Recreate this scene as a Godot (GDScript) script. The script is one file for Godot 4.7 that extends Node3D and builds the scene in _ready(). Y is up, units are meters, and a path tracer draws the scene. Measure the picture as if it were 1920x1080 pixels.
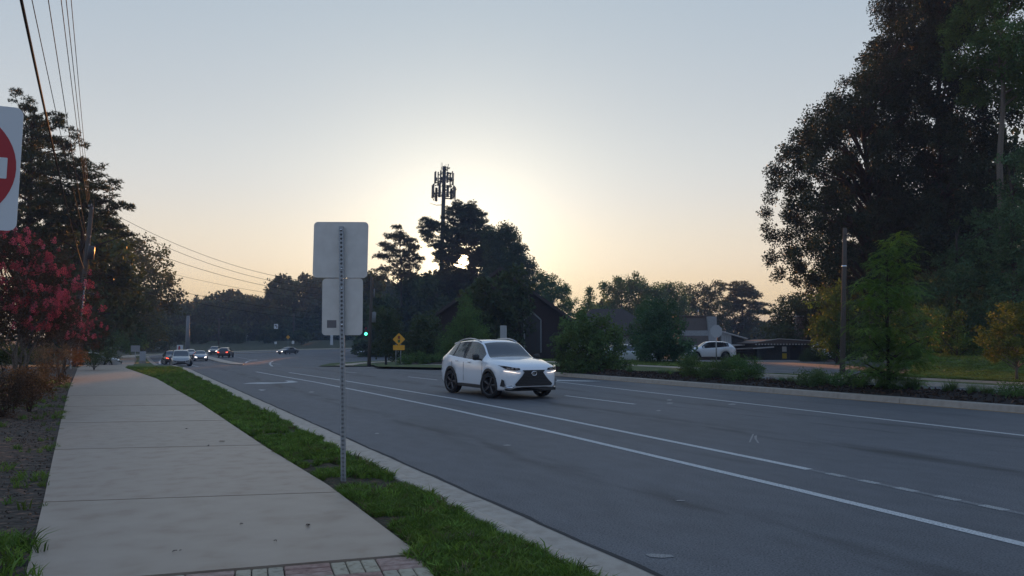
extends Node3D
# A suburban road at sunset: y up, metres, the camera looks along -z; "D" below is the distance ahead (-z).

const F := 1507.0                    # focal length in photo pixels (1920 wide)
const PITCH := 0.06626               # the lens points up a little
const EYE := Vector3(0, 1.62, 0)
const SUN := Vector3(-0.0608, 0.0978, -0.9933)   # towards the sun

var M := {}
var mesh_cache := {}
var counts := {}
var rng := RandomNumberGenerator.new()

func _ready():
	rng.seed = 11
	setup_view()
	make_materials()
	make_leaf_meshes()
	build_ground()
	build_road()
	build_walk()
	build_median_and_far_side()
	build_buildings()
	build_trees()
	build_shrubs()
	build_grass()
	build_signs()
	build_poles()
	build_cars()
	build_debris()

# ------------------------------------------------------------------ view, sky, sun
func setup_view():
	var cam := Camera3D.new()
	cam.name = "camera"
	cam.position = EYE
	cam.rotation = Vector3(PITCH, 0, 0)
	cam.fov = rad_to_deg(2.0 * atan(540.0 / F))
	cam.near = 0.05
	cam.far = 3000.0
	cam.current = true
	add_child(cam)

	var sun := DirectionalLight3D.new()
	sun.name = "sun"
	sun.light_energy = 1.6
	sun.light_color = Color(1.0, 0.66, 0.36)
	sun.light_angular_distance = 0.6
	sun.shadow_enabled = true
	sun.transform = Transform3D(Basis.looking_at(-SUN, Vector3.UP), Vector3(0, 30, 0))
	add_child(sun)

	var env := Environment.new()
	env.background_mode = Environment.BG_SKY
	var sky := Sky.new()
	var pano := PanoramaSkyMaterial.new()
	pano.panorama = ImageTexture.create_from_image(sky_image())
	sky.sky_material = pano
	env.sky = sky
	env.tonemap_mode = Environment.TONE_MAPPER_LINEAR
	env.tonemap_exposure = 1.12
	env.sdfgi_enabled = true
	env.ssao_enabled = true
	env.ssil_enabled = true
	env.fog_enabled = FOG
	env.fog_density = 0.0006
	env.fog_light_color = Color(0.74, 0.82, 0.95)
	var we := WorldEnvironment.new()
	we.name = "world"
	we.environment = env
	add_child(we)

const FOG := true

# sky radiance by height above the horizon in degrees, towards the sun and away from it
const FRONT_SKY := [[0.0, 0.911, 0.642, 0.298], [3.0, 0.902, 0.688, 0.391], [6.0, 0.837, 0.725, 0.558], [11.0, 0.651, 0.660, 0.642], [17.0, 0.493, 0.549, 0.595], [24.0, 0.391, 0.474, 0.558], [45.0, 0.251, 0.363, 0.530], [90.0, 0.149, 0.260, 0.465]]
const BACK_SKY := [[0.0, 0.36, 0.40, 0.48], [10.0, 0.29, 0.38, 0.51], [30.0, 0.24, 0.35, 0.53], [90.0, 0.16, 0.28, 0.50]]

func tone(t: Array, e: float) -> Vector3:
	var out := Vector3.ZERO
	for k in 3: out[k] = hermite(t.map(func(r): return [r[0], r[k + 1]]), e)
	return out

# clear evening air: one gradient by height, warm towards the sun's side of the horizon, an aureole round the sun
func sky_image() -> Image:
	var w := 1024
	var h := 512
	var im := Image.create(w, h, false, Image.FORMAT_RGBAF)
	var s := SUN.normalized()
	var flat := Vector2(s.x, s.z).normalized()
	for j in h:
		var el: float = (0.5 - (j + 0.5) / h) * PI
		var e: float = maxf(rad_to_deg(el), 0.0)
		var ahead := tone(FRONT_SKY, e)
		var behind := tone(BACK_SKY, e)
		for i in w:
			var az: float = (i + 0.5) / w * TAU      # column 0 faces -z
			var d := Vector3(sin(az) * cos(el), sin(el), -cos(az) * cos(el))
			var g: float = rad_to_deg(acos(clampf(d.dot(s), -1, 1)))
			var side: float = 0.5 + 0.5 * Vector2(sin(az), -cos(az)).dot(flat)
			var c := ahead.lerp(behind, pow(1.0 - side, 0.8))
			c += Vector3(1.0, 0.84, 0.54) * (1.45 * exp(-g / 4.4) + 0.12 * exp(-g / 17.0))
			c += Vector3(1.0, 0.80, 0.48) * (9.0 * exp(-pow(g / 1.1, 2.0)))
			if el < 0.0:
				c = Vector3(0.16, 0.15, 0.14)
			im.set_pixel(i, j, Color(c.x, c.y, c.z, 1.0))
	return im

# ------------------------------------------------------------------ places
func ray(u: float, v: float) -> Vector3:
	var r := Vector3((u - 960.0) / F, (540.0 - v) / F, -1.0)
	return Vector3(r.x, r.y * cos(PITCH) + sin(PITCH), -cos(PITCH) + r.y * sin(PITCH))

func at(u: float, v: float, dist: float) -> Vector3:
	var d := ray(u, v)
	return EYE + d * (dist / -d.z)

const PROFILE := [[-900.0, 0.0], [-100.0, 0.0], [0.0, 0.0], [30.0, 0.0], [45.0, 0.0], [52.0, -0.05], [60.0, -0.28], [70.0, -0.63], [85.0, -1.03], [105.0, -1.15], [130.0, -1.02], [165.0, -0.9], [190.0, -0.45], [215.0, 0.45], [250.0, 1.5], [320.0, 2.6], [600.0, 4.0], [1500.0, 6.0]]

func hermite(t: Array, x: float) -> float:
	var n := t.size()
	if x <= t[0][0]: return t[0][1]
	if x >= t[n - 1][0]: return t[n - 1][1]
	var k := 0
	while x > t[k + 1][0]: k += 1
	var x0: float = t[k][0]
	var x1: float = t[k + 1][0]
	var y0: float = t[k][1]
	var y1: float = t[k + 1][1]
	var d: float = (y1 - y0) / (x1 - x0)
	var m0 := d
	var m1 := d
	if k > 0:
		var dl: float = (y0 - t[k - 1][1]) / (x0 - t[k - 1][0])
		m0 = 0.0 if dl * d <= 0.0 else 2.0 * dl * d / (dl + d)
	if k < n - 2:
		var dr: float = (t[k + 2][1] - y1) / (t[k + 2][0] - x1)
		m1 = 0.0 if dr * d <= 0.0 else 2.0 * dr * d / (dr + d)
	var s: float = (x - x0) / (x1 - x0)
	var s2 := s * s
	var s3 := s2 * s
	return (2 * s3 - 3 * s2 + 1) * y0 + (s3 - 2 * s2 + s) * (x1 - x0) * m0 + (-2 * s3 + 3 * s2) * y1 + (s3 - s2) * (x1 - x0) * m1

func lin(t: Array, x: float) -> float:
	var n := t.size()
	if x <= t[0][0]:
		return t[0][1] + (t[1][1] - t[0][1]) / (t[1][0] - t[0][0]) * (x - t[0][0])
	for k in n - 1:
		if x <= t[k + 1][0]:
			return t[k][1] + (t[k + 1][1] - t[k][1]) * (x - t[k][0]) / (t[k + 1][0] - t[k][0])
	return t[n - 1][1] + (t[n - 1][1] - t[n - 2][1]) / (t[n - 1][0] - t[n - 2][0]) * (x - t[n - 1][0])

# height of the road surface and of the land level with it: level to a crest at 45 m, then a dip
func H(x: float, dist: float) -> float:
	if dist < 30.0: return 0.0
	var p := hermite(PROFILE, dist)
	var side := smoothstep(-0.17, 0.03, x / dist)
	return p if p > 0.0 else p * lerpf(1.0, 0.12, side)

func on(x: float, dist: float, up := 0.0) -> Vector3:
	return Vector3(x, H(x, dist) + up, -dist)

# the point of the land that shows at a photo pixel
func land(u: float, v: float, up := 0.0) -> Vector3:
	var d := ray(u, v)
	var lo := 2.0
	var k := 3.0
	while k < 400.0:
		var p := EYE + d * (k / -d.z)
		if p.y < H(p.x, k) + up: break
		lo = k
		k += 0.5
	for i in 20:
		var m := (lo + k) / 2.0
		var p := EYE + d * (m / -d.z)
		if p.y < H(p.x, m) + up: k = m
		else: lo = m
	var q := EYE + d * (k / -d.z)
	q.y = H(q.x, k) + up
	return q

# road frame: s along the near kerb, t across to the far side; straight, then a bend to the right
const S_BEND := 150.0
const R_BEND := 45.0
func path(s: float, t: float) -> Vector2:
	if s <= S_BEND:
		return Vector2(3.71 - 0.431 * s + 0.902 * t, 0.902 * s + 0.431 * t)
	var c := Vector2(3.71 - 0.431 * S_BEND + 0.902 * R_BEND, 0.902 * S_BEND + 0.431 * R_BEND)
	var a0 := atan2(-0.431, -0.902)          # from the centre back to the start of the bend
	var turn := (s - S_BEND) / R_BEND
	var most := deg_to_rad(118.0)
	var a := a0 - minf(turn, most)
	var r := R_BEND - t
	var p := c + Vector2(cos(a), sin(a)) * r
	if turn > most:
		p += Vector2(sin(a), -cos(a)) * (s - S_BEND - most * R_BEND)
	return p

func road(s: float, t: float, up := 0.0) -> Vector3:
	var p := path(s, t)
	return on(p.x, p.y, up)

# ------------------------------------------------------------------ nodes
func numbered(called: String) -> String:
	counts[called] = counts.get(called, -1) + 1
	return called if counts[called] == 0 else "%s_%03d" % [called, counts[called]]

func thing(called: String, label: String, category: String, pos := Vector3.ZERO, turn := 0.0, group := "") -> Node3D:
	var o := Node3D.new()
	o.name = numbered(called)
	add_child(o)
	o.position = pos
	o.rotation.y = turn
	tag(o, label, category, group)
	return o

func tag(o: Node, label: String, category := "", group := "", kind := ""):
	if label: o.set_meta("label", label)
	if category: o.set_meta("category", category)
	if group: o.set_meta("group", group)
	if kind: o.set_meta("kind", kind)

func part(called: String, mesh, material, parent: Node, pos := Vector3.ZERO, rot := Vector3.ZERO) -> MeshInstance3D:
	var o := MeshInstance3D.new()
	o.name = called if parent != self else numbered(called)
	o.mesh = mesh.commit() if mesh is SurfaceTool else mesh
	if material: o.material_override = material
	parent.add_child(o, true)
	o.position = pos
	o.rotation = rot
	return o

func structure(called: String, mesh, material) -> MeshInstance3D:
	var o := part(called, mesh, material, self)
	o.set_meta("kind", "structure")
	return o

# ------------------------------------------------------------------ shapes
func begin() -> SurfaceTool:
	var st := SurfaceTool.new()
	st.begin(Mesh.PRIMITIVE_TRIANGLES)
	return st

func tri(st: SurfaceTool, a: Vector3, b: Vector3, c: Vector3):
	st.add_vertex(a); st.add_vertex(b); st.add_vertex(c)

# a b c d clockwise as seen from outside
func quad(st: SurfaceTool, a: Vector3, b: Vector3, c: Vector3, d: Vector3):
	tri(st, a, b, c); tri(st, a, c, d)

func flat(st: SurfaceTool) -> SurfaceTool:
	st.set_smooth_group(-1)
	return st

func done(st: SurfaceTool) -> ArrayMesh:
	st.generate_normals()
	return st.commit()

# a box with bevelled edges; one flat-shaded mesh
func box_mesh(size: Vector3, bevel := 0.0) -> ArrayMesh:
	var key := "box%s%s" % [size, bevel]
	if mesh_cache.has(key): return mesh_cache[key]
	var st := begin()
	st.set_smooth_group(-1)
	add_box(st, Transform3D.IDENTITY, size, bevel)
	mesh_cache[key] = done(st)
	return mesh_cache[key]

func add_box(st: SurfaceTool, tf: Transform3D, size: Vector3, bevel := 0.0):
	var h := size / 2.0
	var b: float = minf(bevel, minf(h.x, minf(h.y, h.z)) * 0.9)
	for ax in 3:
		for sg in [-1.0, 1.0]:
			var n := Vector3.ZERO
			n[ax] = sg
			var uax: int = (ax + 1) % 3
			var vax: int = (ax + 2) % 3
			var c := []
			for k in [[-1, -1], [1, -1], [1, 1], [-1, 1]]:
				var p := Vector3.ZERO
				p[ax] = sg * h[ax]
				p[uax] = k[0] * (h[uax] - b)
				p[vax] = k[1] * (h[vax] - b)
				c.append(tf * p)
			if sg > 0: quad(st, c[0], c[3], c[2], c[1])
			else: quad(st, c[0], c[1], c[2], c[3])
	if b <= 0.0: return
	for ax in 3:                       # edges parallel to ax
		var uax: int = (ax + 1) % 3
		var vax: int = (ax + 2) % 3
		for su in [-1.0, 1.0]:
			for sv in [-1.0, 1.0]:
				var p := []
				for e in [-1.0, 1.0]:
					var q := Vector3.ZERO
					q[ax] = e * (h[ax] - b)
					q[uax] = su * h[uax]
					q[vax] = sv * (h[vax] - b)
					p.append(tf * q)
					q[uax] = su * (h[uax] - b)
					q[vax] = sv * h[vax]
					p.append(tf * q)
				if su * sv > 0: quad(st, p[0], p[2], p[3], p[1])
				else: quad(st, p[0], p[1], p[3], p[2])
	for sx in [-1.0, 1.0]:
		for sy in [-1.0, 1.0]:
			for sz in [-1.0, 1.0]:
				var a := tf * Vector3(sx * h.x, sy * (h.y - b), sz * (h.z - b))
				var d := tf * Vector3(sx * (h.x - b), sy * h.y, sz * (h.z - b))
				var e := tf * Vector3(sx * (h.x - b), sy * (h.y - b), sz * h.z)
				if sx * sy * sz > 0: tri(st, a, e, d)
				else: tri(st, a, d, e)

# tapered tube through points
func tube(st: SurfaceTool, pts: Array, radii: Array, sides := 6, caps := true):
	var rings := []
	var n := pts.size()
	var up := Vector3(0.31, 0.2, 0.93).normalized()
	for i in n:
		var dir: Vector3 = (pts[mini(i + 1, n - 1)] - pts[maxi(i - 1, 0)]).normalized()
		var x := dir.cross(up)
		if x.length() < 0.05: x = dir.cross(Vector3.RIGHT)
		x = x.normalized()
		var y := x.cross(dir).normalized()
		up = y if absf(y.dot(dir)) < 0.9 else up
		up = dir.cross(x) * -1.0
		var ring := []
		for k in sides:
			var a := TAU * k / sides
			ring.append(pts[i] + (x * cos(a) + y * sin(a)) * radii[i])
		rings.append(ring)
	for i in n - 1:
		for k in sides:
			var k2 := (k + 1) % sides
			quad(st, rings[i][k], rings[i][k2], rings[i + 1][k2], rings[i + 1][k])
	if caps:
		for k in sides:
			var k2 := (k + 1) % sides
			tri(st, pts[0], rings[0][k2], rings[0][k])
			tri(st, pts[n - 1], rings[n - 1][k], rings[n - 1][k2])

func cyl(r0: float, r1: float, h: float, sides := 16) -> ArrayMesh:
	var key := "cyl%s_%s_%s_%d" % [r0, r1, h, sides]
	if not mesh_cache.has(key):
		var st := begin()
		st.set_smooth_group(0)
		tube(st, [Vector3.ZERO, Vector3(0, h, 0)], [r0, r1], sides)
		mesh_cache[key] = done(st)
	return mesh_cache[key]

# a polygon in xy given a thickness along z (centred), flat shaded
func slab(poly: PackedVector2Array, depth: float) -> ArrayMesh:
	var st := begin()
	st.set_smooth_group(-1)
	add_slab(st, poly, depth, Transform3D.IDENTITY)
	return done(st)

func add_slab(st: SurfaceTool, poly: PackedVector2Array, depth: float, tf: Transform3D):
	if Geometry2D.is_polygon_clockwise(poly): poly.reverse()
	var idx := Geometry2D.triangulate_polygon(poly)
	for k in range(0, idx.size(), 3):
		var a := poly[idx[k]]
		var b := poly[idx[k + 1]]
		var c := poly[idx[k + 2]]
		if (b - a).cross(c - a) < 0.0:
			var s := b
			b = c
			c = s
		tri(st, tf * Vector3(a.x, a.y, depth / 2), tf * Vector3(c.x, c.y, depth / 2), tf * Vector3(b.x, b.y, depth / 2))
		tri(st, tf * Vector3(a.x, a.y, -depth / 2), tf * Vector3(b.x, b.y, -depth / 2), tf * Vector3(c.x, c.y, -depth / 2))
	for k in poly.size():
		var a := poly[k]
		var b := poly[(k + 1) % poly.size()]
		quad(st, tf * Vector3(a.x, a.y, depth / 2), tf * Vector3(b.x, b.y, depth / 2), tf * Vector3(b.x, b.y, -depth / 2), tf * Vector3(a.x, a.y, -depth / 2))

func round_rect(w: float, h: float, r: float, n := 5) -> PackedVector2Array:
	var p := PackedVector2Array()
	for q in 4:
		var cx: float = (w / 2 - r) * (1 if q in [0, 3] else -1)
		var cy: float = (h / 2 - r) * (1 if q in [0, 1] else -1)
		for k in n + 1:
			var a: float = PI / 2 * (q + float(k) / n)
			p.append(Vector2(cx + cos(a) * r, cy + sin(a) * r))
	return p

func disc(r: float, n := 32, ry := -1.0) -> PackedVector2Array:
	var p := PackedVector2Array()
	for k in n:
		p.append(Vector2(cos(TAU * k / n) * r, sin(TAU * k / n) * (r if ry < 0 else ry)))
	return p

# revolve [radius, height] pairs round the y axis
func lathe(prof: Array, sides := 24, smooth := true) -> ArrayMesh:
	var st := begin()
	st.set_smooth_group(0 if smooth else -1)
	for i in prof.size() - 1:
		for k in sides:
			var a := TAU * k / sides
			var b := TAU * (k + 1) / sides
			var p := [Vector3(cos(a) * prof[i][0], prof[i][1], sin(a) * prof[i][0]), Vector3(cos(b) * prof[i][0], prof[i][1], sin(b) * prof[i][0]), Vector3(cos(b) * prof[i + 1][0], prof[i + 1][1], sin(b) * prof[i + 1][0]), Vector3(cos(a) * prof[i + 1][0], prof[i + 1][1], sin(a) * prof[i + 1][0])]
			quad(st, p[0], p[1], p[2], p[3])
	return done(st)

# a sheet between two rows of points, with an optional edge turned down
func sheet(left: Array, right: Array, across: int, skirt := 0.0, uv = null) -> ArrayMesh:
	var st := begin()
	st.set_smooth_group(0)
	var n := left.size()
	var row := func(i, k): return (left[i] as Vector3).lerp(right[i], float(k) / across)
	for i in n - 1:
		for k in across:
			for c in [[0, 0], [1, 0], [1, 1], [0, 0], [1, 1], [0, 1]]:
				var p: Vector3 = row.call(i + c[0], k + c[1])
				if uv != null: st.set_uv(uv.call(p))
				st.add_vertex(p)
	if skirt > 0.0:
		st.set_smooth_group(-1)
		var dn := Vector3(0, -skirt, 0)
		for i in n - 1:
			if uv != null: st.set_uv(Vector2.ZERO)
			quad(st, left[i], left[i] + dn, left[i + 1] + dn, left[i + 1])
			quad(st, right[i + 1], right[i + 1] + dn, right[i] + dn, right[i])
		quad(st, left[0], right[0], right[0] + dn, left[0] + dn)
		quad(st, right[n - 1], left[n - 1], left[n - 1] + dn, right[n - 1] + dn)
	return done(st)

# ------------------------------------------------------------------ materials
func col(r: float, g: float, b: float) -> Color:
	return Color(r, g, b).linear_to_srgb()

func mat(r: float, g: float, b: float, rough := 0.8, metal := 0.0) -> StandardMaterial3D:
	var m := StandardMaterial3D.new()
	m.albedo_color = col(r, g, b)
	m.roughness = rough
	m.metallic = metal
	m.cull_mode = BaseMaterial3D.CULL_DISABLED
	return m

# noise between colours (linear values)
func noise_tex(sd: int, freq: float, stops: Array, size := 512, octaves := 4, kind := FastNoiseLite.TYPE_SIMPLEX_SMOOTH) -> NoiseTexture2D:
	var n := FastNoiseLite.new()
	n.seed = sd
	n.frequency = freq
	n.noise_type = kind
	n.fractal_octaves = octaves
	var t := NoiseTexture2D.new()
	t.width = size
	t.height = size
	t.seamless = true
	t.noise = n
	var g := Gradient.new()
	g.offsets = PackedFloat32Array(stops.map(func(s): return s[0]))
	g.colors = PackedColorArray(stops.map(func(s): return col(s[1], s[2], s[3])))
	t.color_ramp = g
	return t

func height_tex(sd: int, freq: float, size := 512, octaves := 4) -> NoiseTexture2D:
	var n := FastNoiseLite.new()
	n.seed = sd
	n.frequency = freq
	n.fractal_octaves = octaves
	var t := NoiseTexture2D.new()
	t.width = size
	t.height = size
	t.seamless = true
	t.noise = n
	return t

# two layers of world-placed noise: coarse blotches times fine grain, with relief
func ground_mat(coarse: Texture2D, coarse_m: float, fine: Texture2D, fine_m: float, rough: float, relief: Texture2D = null, relief_cm := 0.5) -> StandardMaterial3D:
	var m := StandardMaterial3D.new()
	m.albedo_texture = coarse
	m.uv1_triplanar = true
	m.uv1_world_triplanar = true
	m.uv1_scale = Vector3.ONE / coarse_m
	m.roughness = rough
	m.cull_mode = BaseMaterial3D.CULL_DISABLED
	if fine:
		m.detail_enabled = true
		m.detail_blend_mode = BaseMaterial3D.BLEND_MODE_MUL
		m.detail_albedo = fine
		m.detail_uv_layer = BaseMaterial3D.DETAIL_UV_2
		m.uv2_triplanar = true
		m.uv2_world_triplanar = true
		m.uv2_scale = Vector3.ONE / fine_m
	if relief:
		m.heightmap_enabled = true
		m.heightmap_texture = relief
		m.heightmap_scale = relief_cm
	return m

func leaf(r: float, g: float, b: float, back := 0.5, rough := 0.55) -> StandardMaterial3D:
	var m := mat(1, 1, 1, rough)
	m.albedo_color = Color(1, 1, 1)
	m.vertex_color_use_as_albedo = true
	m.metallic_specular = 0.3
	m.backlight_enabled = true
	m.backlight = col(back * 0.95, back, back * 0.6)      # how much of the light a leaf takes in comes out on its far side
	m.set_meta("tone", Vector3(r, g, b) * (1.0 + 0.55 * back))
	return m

func make_materials():
	var grain := noise_tex(3, 0.09, [[0.0, 0.55, 0.55, 0.55], [0.5, 0.9, 0.9, 0.9], [1.0, 1.0, 1.0, 1.0]], 512, 3)
	var speck := noise_tex(4, 0.25, [[0.0, 0.45, 0.45, 0.46], [0.45, 0.85, 0.85, 0.85], [0.72, 1.0, 1.0, 1.0], [1.0, 1.0, 1.0, 1.0]], 512, 2)
	M.grain = grain
	M.asphalt_lot = ground_mat(noise_tex(21, 0.012, [[0.2, 0.10, 0.102, 0.108], [0.8, 0.15, 0.152, 0.158]], 512, 4), 14.0, speck, 0.9, 0.85)
	M.concrete = ground_mat(noise_tex(5, 0.010, [[0.05, 0.295, 0.215, 0.158], [0.35, 0.359, 0.278, 0.213], [0.60, 0.383, 0.302, 0.236], [0.90, 0.406, 0.321, 0.252]], 1024, 5), 5.3, grain, 0.37, 0.52)
	M.concrete_b = ground_mat(noise_tex(15, 0.012, [[0.05, 0.300, 0.212, 0.155], [0.40, 0.367, 0.283, 0.219], [0.90, 0.399, 0.314, 0.246]], 1024, 5), 4.1, grain, 0.41, 0.52)
	M.concrete_c = ground_mat(noise_tex(25, 0.016, [[0.05, 0.284, 0.211, 0.155], [0.42, 0.348, 0.270, 0.209], [0.90, 0.384, 0.303, 0.237]], 1024, 5), 4.7, grain, 0.33, 0.52)
	M.kerb = ground_mat(noise_tex(7, 0.02, [[0.10, 0.290, 0.249, 0.207], [0.50, 0.370, 0.324, 0.277], [0.90, 0.420, 0.371, 0.321]], 512, 5), 2.3, grain, 0.3, 0.55)
	M.joint = mat(0.03, 0.026, 0.022, 1.0)
	M.soil = ground_mat(noise_tex(8, 0.02, [[0.1, 0.030, 0.022, 0.016], [0.45, 0.060, 0.046, 0.034], [0.66, 0.085, 0.056, 0.040], [0.80, 0.20, 0.105, 0.070], [1.0, 0.24, 0.13, 0.09]], 1024, 5), 3.7, speck, 0.31, 1.0, height_tex(9, 0.05, 512, 5), 4.0)
	M.mulch = ground_mat(noise_tex(10, 0.05, [[0.1, 0.016, 0.011, 0.009], [0.6, 0.042, 0.030, 0.025], [1.0, 0.075, 0.056, 0.045]], 512, 4), 1.3, speck, 0.23, 1.0, height_tex(9, 0.08, 512, 5), 5.0)
	M.turf = ground_mat(noise_tex(12, 0.02, [[0.1, 0.040, 0.060, 0.014], [0.5, 0.062, 0.092, 0.020], [0.9, 0.090, 0.118, 0.030]], 512, 5), 6.1, speck, 0.35, 1.0, height_tex(13, 0.12, 512, 4), 3.0)
	M.lawn = ground_mat(noise_tex(14, 0.02, [[0.1, 0.055, 0.080, 0.020], [0.5, 0.080, 0.112, 0.026], [0.9, 0.115, 0.135, 0.036]], 512, 5), 9.7, speck, 0.55, 1.0, height_tex(13, 0.1, 512, 4), 4.0)
	M.ground = ground_mat(noise_tex(16, 0.02, [[0.1, 0.030, 0.036, 0.014], [0.5, 0.045, 0.052, 0.020], [0.9, 0.070, 0.068, 0.032]], 512, 5), 17.0, speck, 0.9, 1.0)
	M.paint = ground_mat(noise_tex(17, 0.06, [[0.0, 0.18, 0.18, 0.185], [0.30, 0.42, 0.42, 0.42], [0.42, 0.62, 0.62, 0.61], [1.0, 0.72, 0.72, 0.70]], 512, 5), 0.9, grain, 0.25, 0.8)
	M.paint_thin = ground_mat(noise_tex(18, 0.06, [[0.0, 0.12, 0.12, 0.125], [0.36, 0.22, 0.22, 0.22], [0.50, 0.46, 0.46, 0.45], [1.0, 0.58, 0.58, 0.57]], 512, 5), 0.7, grain, 0.25, 0.8)
	M.paint_yellow = ground_mat(noise_tex(19, 0.06, [[0.0, 0.16, 0.12, 0.07], [0.4, 0.46, 0.24, 0.06], [1.0, 0.60, 0.32, 0.07]], 512, 5), 0.9, grain, 0.25, 0.8)
	M.brick_red = ground_mat(noise_tex(20, 0.02, [[0.10, 0.243, 0.138, 0.109], [0.50, 0.372, 0.227, 0.183], [0.90, 0.458, 0.308, 0.248]], 512, 5), 0.8, grain, 0.2, 0.9, height_tex(6, 0.2, 256, 3), 0.2)
	M.brick_red_b = ground_mat(noise_tex(30, 0.02, [[0.10, 0.286, 0.186, 0.147], [0.50, 0.429, 0.283, 0.233], [0.90, 0.486, 0.356, 0.296]], 512, 5), 0.8, grain, 0.2, 0.9, height_tex(6, 0.2, 256, 3), 0.2)
	M.brick_cream = ground_mat(noise_tex(22, 0.02, [[0.10, 0.242, 0.194, 0.134], [0.35, 0.440, 0.373, 0.268], [0.90, 0.528, 0.464, 0.350]], 512, 5), 0.8, grain, 0.2, 0.9, height_tex(6, 0.2, 256, 3), 0.2)
	M.brick_cream_b = ground_mat(noise_tex(32, 0.02, [[0.10, 0.275, 0.238, 0.175], [0.40, 0.396, 0.346, 0.258], [0.90, 0.473, 0.421, 0.330]], 512, 5), 0.8, grain, 0.2, 0.9, height_tex(6, 0.2, 256, 3), 0.2)
	var bark := height_tex(23, 0.04, 512, 5)
	M.bark = ground_mat(noise_tex(24, 0.03, [[0.1, 0.022, 0.016, 0.012], [0.9, 0.085, 0.066, 0.052]], 512, 4), 1.1, null, 1, 1.0, bark, 5.0)
	M.bark_pale = ground_mat(noise_tex(26, 0.03, [[0.1, 0.11, 0.092, 0.075], [0.9, 0.24, 0.205, 0.17]], 512, 4), 0.9, null, 1, 1.0, bark, 3.0)
	M.wood_pole = ground_mat(noise_tex(27, 0.03, [[0.1, 0.055, 0.044, 0.037], [0.9, 0.125, 0.105, 0.090]], 512, 4), 0.7, null, 1, 0.95, bark, 1.0)
	M.grey_pole = mat(0.20, 0.21, 0.22, 0.6)
	M.galv = ground_mat(noise_tex(28, 0.05, [[0.2, 0.30, 0.32, 0.34], [0.8, 0.44, 0.46, 0.48]], 256, 3), 0.18, null, 1, 0.45)
	M.galv.metallic = 0.75
	M.alu = ground_mat(noise_tex(29, 0.012, [[0.2, 0.66, 0.63, 0.59], [0.8, 0.72, 0.69, 0.65]], 512, 4), 0.9, null, 1, 0.55)
	M.alu.metallic = 0.2
	M.alu_plain = mat(0.42, 0.43, 0.45, 0.6, 0.2)
	M.sign_white = mat(0.72, 0.73, 0.74, 0.4)
	M.sign_red = mat(0.42, 0.018, 0.026, 0.4)
	M.sign_yellow = mat(0.78, 0.36, 0.02, 0.45)
	M.sign_black = mat(0.012, 0.012, 0.012, 0.5)
	M.sticker = mat(0.16, 0.15, 0.16, 0.5)
	M.wire = mat(0.02, 0.019, 0.019, 0.9)
	M.black = mat(0.012, 0.012, 0.013, 0.55)
	M.dark_metal = mat(0.05, 0.05, 0.055, 0.5, 0.4)
	# vehicles
	M.tyre = mat(0.014, 0.014, 0.015, 0.85)
	M.rim = mat(0.45, 0.46, 0.48, 0.28, 0.9)
	M.rim_dark = mat(0.05, 0.05, 0.055, 0.35, 0.8)
	M.rim_alloy = mat(0.15, 0.155, 0.165, 0.3, 0.85)
	M.chrome = mat(0.75, 0.76, 0.78, 0.12, 1.0)
	M.plastic = mat(0.018, 0.018, 0.019, 0.6)
	M.under = mat(0.008, 0.008, 0.008, 1.0)
	M.seat = mat(0.025, 0.022, 0.022, 0.8)
	M.glass = mat(0.10, 0.11, 0.12, 0.02)
	M.glass.transparency = BaseMaterial3D.TRANSPARENCY_ALPHA
	M.glass.albedo_color = Color(0.45, 0.47, 0.5, 0.35)
	M.glass_dark = mat(0.02, 0.022, 0.025, 0.03)
	M.glass_dark.metallic_specular = 0.8
	M.screen_glass = mat(0.05, 0.055, 0.062, 0.04)
	M.screen_glass.metallic_specular = 0.9
	for c in [["white", 0.80, 0.83, 0.87], ["silver", 0.40, 0.39, 0.38], ["grey", 0.17, 0.18, 0.20], ["dark", 0.03, 0.03, 0.035], ["pale", 0.55, 0.55, 0.56], ["maroon", 0.06, 0.015, 0.017], ["steel", 0.30, 0.33, 0.38]]:
		var p := mat(c[1], c[2], c[3], 0.32, 0.0 if c[0] in ["white", "pale"] else 0.35)
		p.clearcoat_enabled = true
		p.clearcoat = 1.0
		p.clearcoat_roughness = 0.04
		M["paint_" + c[0]] = p
	M.lamp_housing = mat(0.06, 0.06, 0.065, 0.15)
	M.lamp_white = glow(1.0, 0.88, 0.80, 1.0)
	M.lamp_head = glow(1.0, 0.86, 0.78, 3.5)
	M.lamp_red = glow(1.0, 0.10, 0.05, 2.6)
	M.lamp_amber = glow(1.0, 0.42, 0.10, 2.2)
	M.lamp_off = mat(0.25, 0.02, 0.02, 0.2)
	M.lamp_green = glow(0.10, 1.0, 0.55, 2.5)
	# buildings
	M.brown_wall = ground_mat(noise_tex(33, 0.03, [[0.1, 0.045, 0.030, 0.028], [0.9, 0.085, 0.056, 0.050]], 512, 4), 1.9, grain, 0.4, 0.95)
	M.shingle = ground_mat(noise_tex(34, 0.04, [[0.1, 0.060, 0.046, 0.043], [0.9, 0.105, 0.083, 0.078]], 512, 4), 1.3, grain, 0.3, 0.95)
	M.shingle_tan = ground_mat(noise_tex(35, 0.04, [[0.1, 0.11, 0.088, 0.078], [0.9, 0.19, 0.155, 0.135]], 512, 4), 1.3, grain, 0.3, 0.95)
	M.siding = ground_mat(noise_tex(36, 0.02, [[0.1, 0.36, 0.37, 0.38], [0.9, 0.48, 0.49, 0.50]], 512, 4), 2.2, grain, 0.4, 0.85)
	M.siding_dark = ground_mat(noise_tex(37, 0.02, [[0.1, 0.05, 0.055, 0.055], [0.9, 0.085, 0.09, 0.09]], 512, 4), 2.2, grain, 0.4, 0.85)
	M.trim = mat(0.55, 0.54, 0.52, 0.7)
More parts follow.
